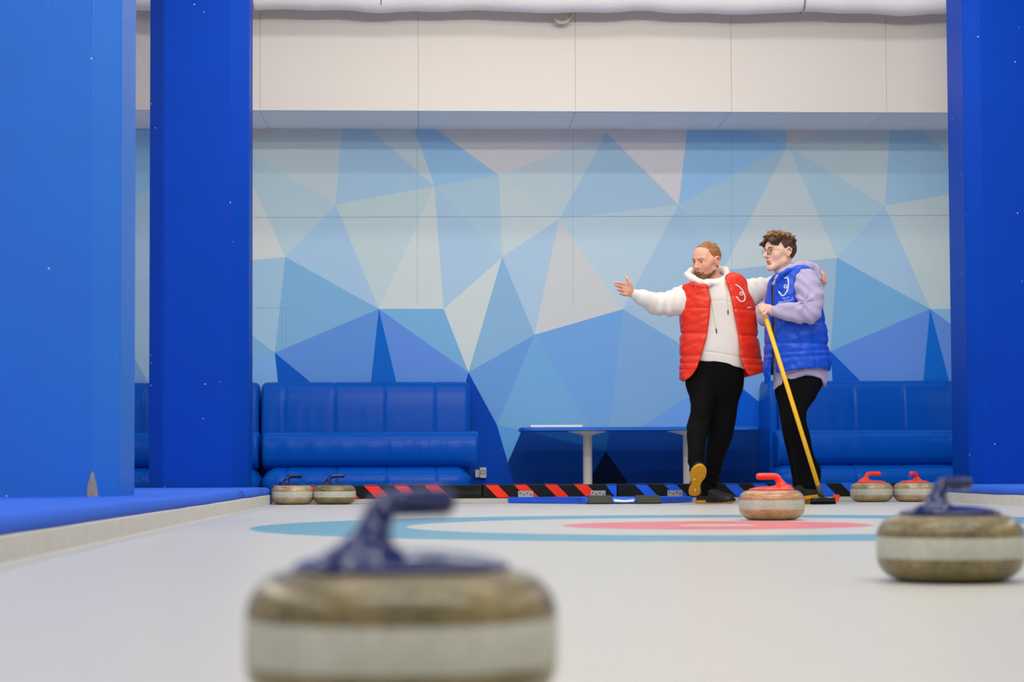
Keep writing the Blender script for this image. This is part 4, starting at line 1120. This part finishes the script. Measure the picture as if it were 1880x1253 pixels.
TA.disp(lambda P, d: .0045 * waves(P, 31, 38, 7, (1, 1, .7)) - .006 * np.exp(-(((P - kp) / np.array([.06, .1, .06])) ** 2).sum(1)) * .5)
TA.disp(lambda P, d: .004 * np.sin(P[:, 2] * 130 + 3 * np.sin(P[:, 0] * 30)) * np.clip((.33 - P[:, 2]) / .15, 0, 1))
link('trousers', sdf_mesh(TA, CH, name='trousers'), m_trou, PA)
# shoes
def shoe_pair(fr, person, M, heel, s, strip=False):
    S_, U_ = make_shoe(M, heel, s)
    sh = link('shoe', sdf_mesh(U_, .0035, name='shoe'), m_shoe, person)
    def scol(P):
        q = (P - heel) @ M / s; yel = (q[:, 2] - .010 * np.clip((q[:, 1] - .214) / .071, 0, 1) ** 2 < (.013 if M[2, 1] > .3 else .006)) | ((q[:, 1] < .085) & (q[:, 2] < .021)) | strip
        return np.where(yel[:, None], np.array(lin((206, 146, 16))[:3]) * (1 + .05 * np.sin(q[:, 1] * 300))[:, None], np.array(lin((18, 18, 19))[:3]))
    so = link('sole', sdf_mesh(S_, .003, name='sole', colour=scol), m_gum, sh); so['label'] = 'yellow gum sole'
    return sh
toe = np.array([.08, -.77, .64]); ups = np.array([0, .64, .77])
Mr = orient(toe, ups); hl_ = A(1274, 911.0, -.40)
shA = shoe_pair(A, PA, Mr, hl_, 1.0)
m_win = mat('clear_window', (240, 232, 206), .4)
for (y0, y1, x0, x1) in ((.045, .075, -.003, .003), (.160, .168, .012, .030)):
    bm = bmesh.new(); pts = [hl_ + Mr @ np.array(v) for v in ((x0, y0, -.0006), (x1, y0, -.0006), (x1, y1, -.0006), (x0, y1, -.0006))]
    bm.faces.new([bm.verts.new(tuple(p)) for p in pts])
    bmesh.ops.recalc_face_normals(bm, faces=bm.faces); bmesh.ops.solidify(bm, geom=list(bm.faces), thickness=.0012)
    link('sole_window', bm_mesh(bm), m_win, shA)
hl2 = A(1279, 924.4, .03); hl2[2] = 0.001
sh2 = shoe_pair(A, PA, orient((.86, -.50, 0), (0, 0, 1)), hl2, .95)
# hair, beard, earring
def hair_cap(hd, ell, thick, seed, amp, scale):
    S = SDF(); S.ell(*ell)
    def fn(P):
        q = hd.q(P); d = S(q) - thick + amp * waves(q, seed, scale, 8, (1, .5, .8))
        d = smax(d, hd.hair_region(q, .003 * waves(q, seed + 1, 160, 5)), .006)
        return d * hd.s
    return fn
GA = SDF(); GA.add(hair_cap(hdA, ((0, -.013, .036), (.0765, .096, .085)), .004, 41, .0016, 240), hdA.p(0, -.01, .05), .14)
rr_ = np.random.RandomState(5)
for i in range(46):                              # short tufts brushed back from the forehead
    x = rr_.uniform(-.05, .05); y = rr_.uniform(-.06, .066); q0 = np.array([x, y, .036 + .085 * math.sqrt(max(.05, 1 - (x / .0765) ** 2 - ((y + .013) / .096) ** 2))])
    a = hdA.p(*(q0 + np.array([0, .010, -.003]))); b = hdA.p(*(q0 + np.array([rr_.uniform(-.006, .006), -.010, .0065 + rr_.uniform(0, .004)])))
    GA.rc(a, b, .0065, .0035, .004)
GA.add(lambda P: hdA.hair_region(hdA.q(P), .002 * waves(P, 9, 150, 4)) * 1.0, op='i', k=.004)
link('hair', sdf_mesh(GA, .0028, hdA.o - .16, hdA.o + .16, name='hair'), m_hair1, PA)
def beardfn(P):
    q = hdA.q(P); ax_ = np.abs(q[:, 0])
    d = hdA.H(q) - .0036 + .0012 * waves(q, 51, 330, 6)
    zl = np.interp(q[:, 1], [-.02, .0, .02, .045, .065, .085, .11], [-.040, -.050, -.060, -.072, -.078, -.0795, -.0795])
    zl = zl + .020 * np.exp(-((ax_ - .0285) / .007) ** 2) * (q[:, 1] > .05)
    r = np.maximum((q[:, 2] - zl) * .8, np.maximum(-.128 - q[:, 2], .004 - q[:, 1]))
    r = np.maximum(r, (.012 + .9 * (-.098 - q[:, 2])) - q[:, 1])
    return smax(d, r + .0015 * waves(q, 52, 260, 5), .005)
BD = SDF(); BD.add(beardfn, hdA.p(0, .05, -.09), .10)
link('beard', sdf_mesh(BD, .0026, hdA.o - .17, hdA.o + .17, name='beard'), m_beard, PA)
bm = bmesh.new(); bmesh.ops.create_uvsphere(bm, u_segments=12, v_segments=8, radius=.0055, matrix=Matrix.Translation(Vector(hdA.p(.086, -.008, -.033))))
for f in bm.faces: f.smooth = True
link('earring', bm_mesh(bm), m_dark, PA)

# ------------------------------------------------------------------ young man in the blue vest
C = Frame(1470, 12.65)
hdC = Head(C(1431.5, 465.5, -.02), rot(math.radians(64), math.radians(-2), math.radians(2)), .985, .97, 1.25,
           hairline=[(-.13, -.075), (-.09, -.072), (-.05, -.060), (-.042, .0), (-.028, .030), (-.004, .034), (.002, .006), (.014, .000), (.020, .030), (.034, .060), (.050, .074), (.075, .080), (.12, .080)])
D = SDF()
D.sub(hdC, .01, c=hdC.o, r=.15)
D.rc(hdC.p(0, -.022, -.05), C(1440, 522, -.01), .053, .060, .03)
D.rc(C(1474, 690), C(1462, 570, 0), .10, .11, .03)
D.rc(C(1478, 527, -.16), C(1436, 527, .15), .05, .05, .04)
D.chain([C(1482, 525, -.18), C(1489, 572, -.27), C(1419, 571, -.26)], [.046, .038, .027], .02)
D.chain([C(1432, 530, .16), C(1406, 583, .20), C(1403, 588, .44)], [.044, .036, .027], .02)
D.chain([C(1476, 700, -.07), C(1460, 765, -.12), C(1482, 890, -.04)], [.075, .05, .030], .02)
D.chain([C(1455, 700, .08), C(1455, 768, .05), C(1470, 892, .10)], [.075, .05, .030], .02)
# fist closed on the broom handle
bt = C(1402.6, 573.5, -.275); 
D.chain([C(1420, 571, -.26), C(1412, 567.5, -.265)], [.026, .024], .01)
for a, b in (((1413, 563.5, -.268), (1400, 560.5, -.292)), ((1414, 567, -.275), (1401, 564, -.305)), ((1414, 571, -.28), (1404, 568, -.312)), ((1415, 574, -.275), (1407, 572, -.312))):
    D.rc(C(*a), C(*b), .0135, .0125, .010)
D.chain([C(1400, 560.2, -.288), C(1393.8, 562.0, -.272), C(1390.6, 568.2, -.262), C(1390.2, 574.0, -.258)], [.0118, .0104, .0092, .0074], .004)
D.chain([C(1400.5, 563.5, -.304), C(1395.0, 566.8, -.302), C(1394.4, 573.0, -.290), C(1396.5, 577.2, -.272)], [.0122, .0106, .0094, .0076], .004)
D.chain([C(1403.5, 567.5, -.312), C(1398.8, 571.5, -.316), C(1399.5, 577.0, -.306), C(1402.5, 579.6, -.286)], [.0118, .0104, .0092, .0074], .004)
D.chain([C(1407, 571.5, -.312), C(1403.6, 576.5, -.316), C(1406.0, 580.6, -.306), C(1409.0, 581.2, -.288)], [.0104, .0092, .0082, .0068], .004)
D.chain([C(1414, 565, -.25), C(1406, 566.5, -.238), C(1400, 569.5, -.236), C(1396, 573.5, -.242)], [.0135, .0115, .0098, .0078], .006)
SK2 = (232, 186, 162)
PC = link('person', sdf_mesh(D, BH, name='person', colour=lambda P: hdC.colour(P, SK2, (196, 112, 104), (92, 66, 46), (52, 36, 28), 0.0, None, .3)), m_skin2); C.place(PC)
tag(PC, 'person with round glasses in a blue vest and lilac hoodie holding a yellow broom', 'person')

# hoodie
HC = SDF()
HC.loft(C.knots([(505, 1428, 1488, 0, .11), (514, 1420, 1496, 0, .15), (530, 1416, 1503, 0, .19), (560, 1415.5, 1506, 0, .20), (600, 1416, 1510, 0, .195), (640, 1417, 1515, 0, .19), (672, 1418, 1518, 0, .185), (690, 1420, 1518, -.005, .18), (722, 1421, 1513, -.01, .165)]), 2.3, .02)
hemC = C.hem([(1412, 722), (1421, 716.5), (1435, 708), (1450, 700.5), (1477, 691), (1492, 692), (1504, 697), (1515, 707), (1520, 712)], -.12)
HC.add(lambda P: (hemC(P[:, 0]) - P[:, 2]) * .8, op='i', k=.012)
HC.chain([C(1480, 516, -.17), C(1484, 530, -.21), C(1489, 550, -.25), C(1487, 573, -.28), C(1468, 574.5, -.285), C(1448, 573, -.282), C(1432, 572.2, -.272)], [.078, .083, .076, .072, .064, .056, .042], .018)
HC.chain([C(1437, 572.5, -.275), C(1434, 572.2, -.275)], [.050, .047], .006)
HC.chain([C(1431, 572, -.27), C(1419.5, 571.5, -.262)], [.0385, .036], .006)
HC.chain([C(1434, 535, .16), C(1406, 582, .20), C(1403, 588, .42)], [.075, .058, .040], .02)
# hood lying on the shoulders
HC.chain([C(1424, 520, -.115), C(1428, 511, -.14), C(1438, 501, -.155), C(1452, 493, -.15), C(1468, 489.5, -.135), C(1485, 491, -.10), C(1496, 499, -.06)], [.015, .017, .022, .026, .030, .034, .036], .018)
HC.chain([C(1496, 499, -.06), C(1494, 494, .03), C(1478, 488, .10), C(1452, 492, .12), C(1434, 506, .10), C(1424, 520, .04), C(1422, 523, -.06), C(1424, 520, -.115)], [.036, .034, .03, .026, .02, .016, .015, .015], .018)
HC.chain([C(1478, 493, -.05), C(1496, 500, -.08), C(1503, 512, -.10)], [.03, .032, .022], .02)
HC.rc(C(1446, 507, -.01), C(1450, 520, 0), .085, .12, .03)
HC.add(lambda P: hdC(P) - .002, hdC.o, .15, .006, 's')
nk2 = SDF(); nk2.rc(hdC.p(0, -.02, -.05), C(1436, 520, -.02), .056, .062); HC.add(lambda P: nk2(P), hdC.p(0, -.03, -.1), .15, .012, 's')
el = C(1476, 556, -.30)
def foldC(P, d):
    near = np.clip((-.16 - P[:, 1]) / .05, 0, 1)
    w = .0032 * waves(P, 15, 34, 6)
    e = P - el; r = np.sqrt((e * e).sum(1)); ang = np.arctan2(e[:, 2], e[:, 0])
    w += near * .0060 * np.sin(ang * 7 + 1.0) * np.exp(-(r / .11) ** 2)
    w += near * .0042 * np.sin(P[:, 2] * 85 + P[:, 0] * 55 + 1.5 * np.sin(P[:, 0] * 28))
    w += .004 * np.exp(-((P[:, 2] - hemC(P[:, 0]) - .055) / .006) ** 2)
    return w
HC.disp(foldC)
hoodC = link('hoodie', sdf_mesh(HC, CH, name='hoodie'), m_lilac, PC)
# vest
VC = SDF()
VCK = C.knots([(489, 1452, 1479, -.0, .14), (494, 1436, 1487, 0, .18), (501, 1426, 1494, 0, .205), (514, 1414, 1500, 0, .220), (530, 1408, 1504, 0, .226), (560, 1404.5, 1508, 0, .230), (599, 1405, 1515, 0, .228), (633, 1404, 1521, 0, .226), (662, 1403.5, 1526, 0, .226), (680, 1404, 1524, 0, .222), (720, 1405, 1521, 0, .215)])
VC.loft(VCK, 2.3, .01)
VC.disp(quilt([C(0, y)[2] for y in (600, 641)], -.02, .009, .015))
VC.disp(quilt([C(0, y)[2] for y in (655, 665)], .06, .006, .012))
pk0, pk1 = C(1458, 606, -.22), C(1475, 636, -.22)
def seamC(P, d):
    front = (P[:, 1] < 0); o = np.zeros(len(P))
    for a, b, lim in (((1493, 600), (1498, 680), None), ((1458, 604), (1475, 638), 1)):
        a3, b3 = C(a[0], a[1], -.2)[[0, 2]], C(b[0], b[1], -.2)[[0, 2]]; ba = b3 - a3
        q = P[:, [0, 2]] - a3; t = np.clip(q @ ba / ba.dot(ba), 0, 1); e = q - t[:, None] * ba
        o += .006 * np.exp(-(np.sqrt((e * e).sum(1)) / .008) ** 1.3)
    return o * front + .0042 * waves(P, 23, 34, 8, (.8, 1, 1.1)) + .0022 * waves(P, 24, 80, 6, (.7, 1, 1.4))
VC.disp(seamC)
ocL = C.curve([(485, 1416), (500, 1417), (530, 1416.5), (562, 1416.5), (587, 1417), (652, 1417), (700, 1415.5), (725, 1414)], -.1)
ocR = C.curve([(485, 1440), (492, 1434), (500, 1427.5), (510, 1424), (530, 1422.5), (562, 1422), (587, 1424), (652, 1425.5), (690, 1424.5), (725, 1423)], -.15)
def open_C(P):
    z = P[:, 2]; return np.maximum(np.maximum(ocL(z) - P[:, 0], P[:, 0] - ocR(z)) * .95, P[:, 1] + .0)
VC.add(open_C, op='s', k=.010)
inc = SDF(); inc.loft(VCK, 2.3, .01, off=-.024); VC.add(lambda P: inc(P), op='s', k=.004)
hemVC = C.hem([(1400, 708), (1410, 706), (1417, 700), (1421, 690), (1425, 686), (1440, 683), (1480, 677.5), (1500, 676), (1523, 679.5), (1530, 681)], -.15)
VC.add(lambda P: (hemVC(P[:, 0]) - P[:, 2]) * .8, op='i', k=.012)
a3 = SDF(); a3.rc(C(1482, 520, -.19), C(1488, 552, -.26), .086, .088); VC.add(lambda P: a3(P), C(1485, 530, -.2), .2, .010, 's')
a4 = SDF(); a4.rc(C(1434, 535, .17), C(1412, 580, .14), .08, .07); VC.add(lambda P: a4(P), C(1425, 550, .16), .25, .010, 's')
VC.chain([C(1425.5, 521, -.185), C(1427.5, 514, -.195), C(1434, 504, -.205), C(1446, 497, -.20), C(1460, 493.5, -.18)], [.004, .010, .013, .013, .010], .012)
nkc = SDF(); nkc.ell(C(1446, 492, -.02), (.085, .14, .055)); VC.add(lambda P: nkc(P), C(1446, 492), .16, .012, 's')
vestC = link('vest', sdf_mesh(VC, CH, name='vest'), m_bvest, PC)
lg = on_surface(VC, C, [(1440, 511), (1445.5, 510), (1447.4, 514.5), (1447.6, 526), (1445, 535.5), (1441, 541.8), (1436, 543.8), (1429.6, 535.5)], .0015, 5)
strand_tube('emblem', lg, .0046, m_logo, vestC)
ci = [(1442.2 + 2.4 * math.cos(t), 526.5 + 3.0 * math.sin(t)) for t in np.linspace(0, 6.283, 13)]
strand_tube('emblem', on_surface(VC, C, ci, .0015, 2), .0033, m_logo, vestC)
# two faint lines of print under the emblem
bm = bmesh.new(); rnd = random.Random(3)
def glyphs(x0, y0, x1, y1, hpx):
    x = x0
    while x < x1:
        w = rnd.uniform(1.0, 1.7); y = y0 + (y1 - y0) * (x - x0) / (x1 - x0)
        for seg in rnd.choice(([(0, 0), (0, 1), (1, 1)], [(0, 1), (0, 0), (1, 0), (1, 1)], [(0, 0), (1, .5), (0, 1)], [(0, .5), (1, .5), (1, 1), (0, 1)])),:
            q = on_surface(VC, C, [(x + a * w, y - hpx * (1 - b)) for a, b in seg], .0012, 3)
            if len(q) > 2: tube(bm, q, .0013, 5)
        x += w + .9
glyphs(1437, 549.5, 1450, 546.5, 2.6); glyphs(1429, 557.5, 1454, 551.5, 3.0)
link('printed_lines', bm_mesh(bm), mat('pale_print', (170, 196, 240), .6), vestC)
# trousers
TC = SDF()
TC.loft(C.knots([(684, 1424, 1517, 0, .150), (700, 1423.5, 1513, 0, .160), (718, 1424, 1500, -.01, .145), (742, 1430, 1484, -.02, .11)]), 2.4, .02)
TC.loft(C.knots([(695, 1432, 1513, -.07, .115), (715, 1434, 1505, -.08, .11), (727, 1436, 1499, -.09, .105), (760, 1436, 1481.5, -.12, .092), (776, 1438, 1482, -.12, .086), (793, 1444, 1486, -.11, .08), (839, 1454, 1496, -.07, .072), (870, 1460, 1506, -.05, .068), (900, 1462, 1506, -.04, .064)]), 2.2, .025)
TC.loft(C.knots([(700, 1424, 1485, .08, .11), (750, 1430.5, 1474, .06, .095), (783, 1435.5, 1470, .06, .082), (829, 1444, 1480, .08, .075), (865, 1452, 1484, .10, .07), (902, 1455, 1486, .11, .066)]), 2.2, .02)
TC.disp(lambda P, d: .004 * waves(P, 33, 36, 7, (1, 1, .6)))
link('trousers', sdf_mesh(TC, CH, name='trousers'), m_trou2, PC)
h3 = C(1500, 919, -.05); h3[2] = .035
sh3 = shoe_pair(C, PC, orient((-.93, -.36, -.10), (-.10, 0, 1)), h3, .98, True)
h4 = C(1490, 926, .10); h4[2] = .001
sh4 = shoe_pair(C, PC, orient((-.90, -.42, 0), (0, 0, 1)), h4, .98)
# hair: volume on top swept forward, short sides
GC = SDF(); GC.add(hair_cap(hdC, ((0, -.014, .036), (.0770, .097, .086)), .006, 61, .0016, 220), hdC.p(0, -.01, .05), .14)
GC.add(lambda P: hdC.hair_region(hdC.q(P), .0), op='i', k=.004)
rr_ = np.random.RandomState(12)
for i in range(300):
    th = rr_.uniform(-1.0, 1.0); y = rr_.uniform(-.085, .082); x = .066 * th
    base = np.array([x, y, .030 + .088 * math.sqrt(max(.04, 1 - (x / .085) ** 2 - ((y + .013) / .105) ** 2))])
    ln = rr_.uniform(.028, .050); lift = rr_.uniform(.012, .030) * (1 - .5 * abs(th)) + .010 * max(0, (y + .02) / .1)
    dr = np.array([rr_.uniform(-.5, .5) + .35 * th, rr_.uniform(.3, 1.0), 0]); dr /= np.linalg.norm(dr)
    if y < -.04: dr[1] = rr_.uniform(-.4, .5)
    p1 = base + dr * ln * .45 + np.array([0, 0, lift]); p2 = base + dr * ln + np.array([0, 0, lift * (1.0 if y > .0 else .9) - (.010 if y > .05 else 0)])
    GC.chain([hdC.p(*base), hdC.p(*p1), hdC.p(*p2)], [.0085, .0062, .0020], .002)
for x in np.linspace(-.055, .055, 24):              # fringe falling to the front
    z0 = .098 - 8 * x * x
    GC.chain([hdC.p(x, .045, z0 + .012), hdC.p(x * 1.05, .082, z0 + .006), hdC.p(x * 1.1 + rr_.uniform(-.006, .006), .100 + rr_.uniform(-.004, .006), z0 - .022 + rr_.uniform(-.006, .006))], [.009, .007, .0022], .003)
def hcol(P):
    q = hdC.q(P); t = np.clip((q[:, 2] - .075) / .055 + .25 * waves(q, 71, 220, 6, (1.2, .5, 1)), 0, 1)[:, None]
    return np.array(lin((66, 44, 26))[:3]) * (1 - t) + np.array(lin((140, 102, 58))[:3]) * t
link('hair', sdf_mesh(GC, .0026, hdC.o - .17, hdC.o + .17, name='hair', colour=hcol), m_hair2, PC)
# round wire glasses
gl = empty('glasses', (0, 0, 0)); gl.parent = PC
bm = bmesh.new()
for sd in (-1, 1):
    tube(bm, [hdC.p(sd * .033 + .0215 * math.cos(t), .1035 - .006 * abs(math.cos(t)) * (1 if math.cos(t) * sd > 0 else 0), .004 + .0205 * math.sin(t)) for t in np.linspace(0, 6.283, 29)[:-1]], .0011, 6, True)
    tube(bm, [hdC.p(sd * .0545, .0975, .008), hdC.p(sd * .069, .085, .010), hdC.p(sd * .079, .02, .014), hdC.p(sd * .082, -.012, .016), hdC.p(sd * .082, -.03, .004)], .0011, 6)
tube(bm, [hdC.p(-.0115, .1035, .008), hdC.p(0, .1065, .0105), hdC.p(.0115, .1035, .008)], .0011, 6)
bmesh.ops.remove_doubles(bm, verts=bm.verts, dist=1e-7)
bpy.data.objects.remove(gl); gl = link('glasses', bm_mesh(bm), m_lensrim, PC)
mg, ntg, bg = new_mat('clear_lens'); bg.inputs['Transmission Weight'].default_value = 1; bg.inputs['Roughness'].default_value = 0; bg.inputs['IOR'].default_value = 1.05; bg.inputs['Base Color'].default_value = (.97, .98, 1, 1)
for sd in (-1, 1):
    bm = bmesh.new(); c0 = bm.verts.new(tuple(hdC.p(sd * .033, .1045, .004)))
    rg = [bm.verts.new(tuple(hdC.p(sd * .033 + .0213 * math.cos(t), .1035 - .006 * abs(math.cos(t)) * (1 if math.cos(t) * sd > 0 else 0), .004 + .0203 * math.sin(t)))) for t in np.linspace(0, 6.283, 29)[:-1]]
    for a, b in zip(rg, rg[1:] + rg[:1]): bm.faces.new((c0, a, b))
    bmesh.ops.recalc_face_normals(bm, faces=bm.faces); bmesh.ops.solidify(bm, geom=list(bm.faces), thickness=.0008)
    link('lens', bm_mesh(bm), mg, gl)

# ------------------------------------------------------------------ broom
m_yel = mat('yellow_shaft', (250, 192, 30), .4, .5)
b_top = C(1403.2, 574.5, -.285); b_bot = C(1503.6, 897.5, -.22)
dirb = (b_bot - b_top) / np.linalg.norm(b_bot - b_top)
br = empty('curling_broom', tuple(C.root)); br.rotation_euler = (0, 0, -YAW)
tag(br, 'curling broom with yellow shaft and black head standing on the ice', 'broom')
bm = bmesh.new(); tube(bm, [b_top, (b_top + b_bot) / 2, b_bot], .0142, 16); link('shaft', bm_mesh(bm), m_yel, br)
hd0 = C(1511, 918.5, -.22)
bm = bmesh.new(); tube(bm, [b_bot - dirb * .02, b_bot + dirb * .02, hd0 + np.array([0, 0, .012])], [.0158, .0165, .0135], 14)
ell_ = [(.028 * math.cos(t), .022 * math.sin(t)) for t in np.linspace(0, 6.283, 17)[:-1]]
prism(bm, [(hd0[0] + a, hd0[1] + b) for a, b in ell_], hd0[2] - .006, hd0[2] + .016, 0)
link('ferrule', bm_mesh(bm), mat('ferrule_grey', (66, 66, 64), .5, .4), br)
pa = C(1491, 924.5, -.27); pb = C(1531, 919.0, -.15)
pa[2] = .012; pb[2] = .016
ax = (pb - pa); Lh = np.linalg.norm(ax[:2]); ax = ax / np.linalg.norm(ax); sd_ = np.array([ax[1], -ax[0], 0]); sd_ /= np.linalg.norm(sd_)
def headshape(z0, z1, grow, t0=0, t1=1):
    bm = bmesh.new(); pl = []
    for t in np.linspace(0, 6.283, 41)[:-1]:
        u = math.copysign(abs(math.cos(t)) ** .6, math.cos(t)); v = math.copysign(abs(math.sin(t)) ** .6, math.sin(t))
        s_ = np.clip((u + 1) / 2, t0, t1); p = pa + (pb - pa) * s_ + sd_ * v * (.034 + grow)
        pl.append((p[0], p[1]))
    prism(bm, pl, z0, z1, .004); return bm_mesh(bm)
link('head_plate', headshape(.018, .040, .0), mat('broom_black', (20, 20, 20), .4, .5), br)
link('brush_pad', headshape(.0015, .019, .004), mat('pad_black', (12, 12, 13), .9, .1), br)
bm = bmesh.new(); sec = [(-.022, .014), (-.004, .014), (.012, .020), (.024, .036), (.030, .058), (.022, .060), (.015, .042), (.004, .030), (-.010, .026), (-.022, .026)]
L2, R2 = [[bm.verts.new(tuple(pb + ax * a * np.array([1, 1, 0]) + sd_ * w * (1 - max(0, a) * 12) + np.array([0, 0, z - pb[2]]))) for a, z in sec] for w in (-.034, .034)]
for k in range(10): bm.faces.new((L2[k], L2[(k + 1) % 10], R2[(k + 1) % 10], R2[k]))
bm.faces.new(L2[::-1]); bm.faces.new(R2); bmesh.ops.recalc_face_normals(bm, faces=bm.faces); bmesh.ops.bevel(bm, geom=list(bm.edges), offset=.002, segments=2, affect='EDGES')
link('bumper', bm_mesh(bm), mat('orange_bumper', (232, 78, 34), .5, .2), br)['label'] = 'orange end bumper'
# ================================================================== light
def area(name, loc, sx, sy, power, col=(1, .96, .90), rot=(0, 0, 0)):
    l = bpy.data.lights.new(name, 'AREA'); l.shape = 'RECTANGLE'; l.size = sx; l.size_y = sy; l.energy = power; l.color = col
    o = bpy.data.objects.new(name, l); COL.objects.link(o); o.location = loc; o.rotation_euler = rot
    return o
XC = (XL + XR) / 2
for i, (y, pw, ln) in enumerate(((14.1, 60, 7.5), (12.6, 110, 5.0), (9.6, 200, 4.4), (6.4, 200, 4.4), (3.2, 200, 5.4), (.2, 280, 5.4))):
    area('tube_light', (XC - (.5 if y < 4 else 0), y, 4.05), ln, .16, pw, rot=(math.radians({9.6: 38, 6.4: 38, 3.2: 20}.get(y, 0)), 0, 0))
for x in (-5.0, 7.4):
    area('tube_light', (x, 6.5, 4.2), 1.2, 15, 520 if x < 0 else 400)
w = bpy.data.worlds.new('world'); scene.world = w; w.use_nodes = True
w.node_tree.nodes['Background'].inputs['Color'].default_value = (.8, .85, 1, 1)
w.node_tree.nodes['Background'].inputs['Strength'].default_value = .3
scene.view_settings.view_transform = 'Standard'; scene.view_settings.look = 'None'
scene.view_settings.exposure = -0.93; scene.view_settings.gamma = 1.0
scene.view_settings.use_curve_mapping = False
scene.cycles.use_denoising = True
scene.cycles.max_bounces = 8; scene.cycles.diffuse_bounces = 5; scene.cycles.glossy_bounces = 4
scene.cycles.sample_clamp_indirect = 6
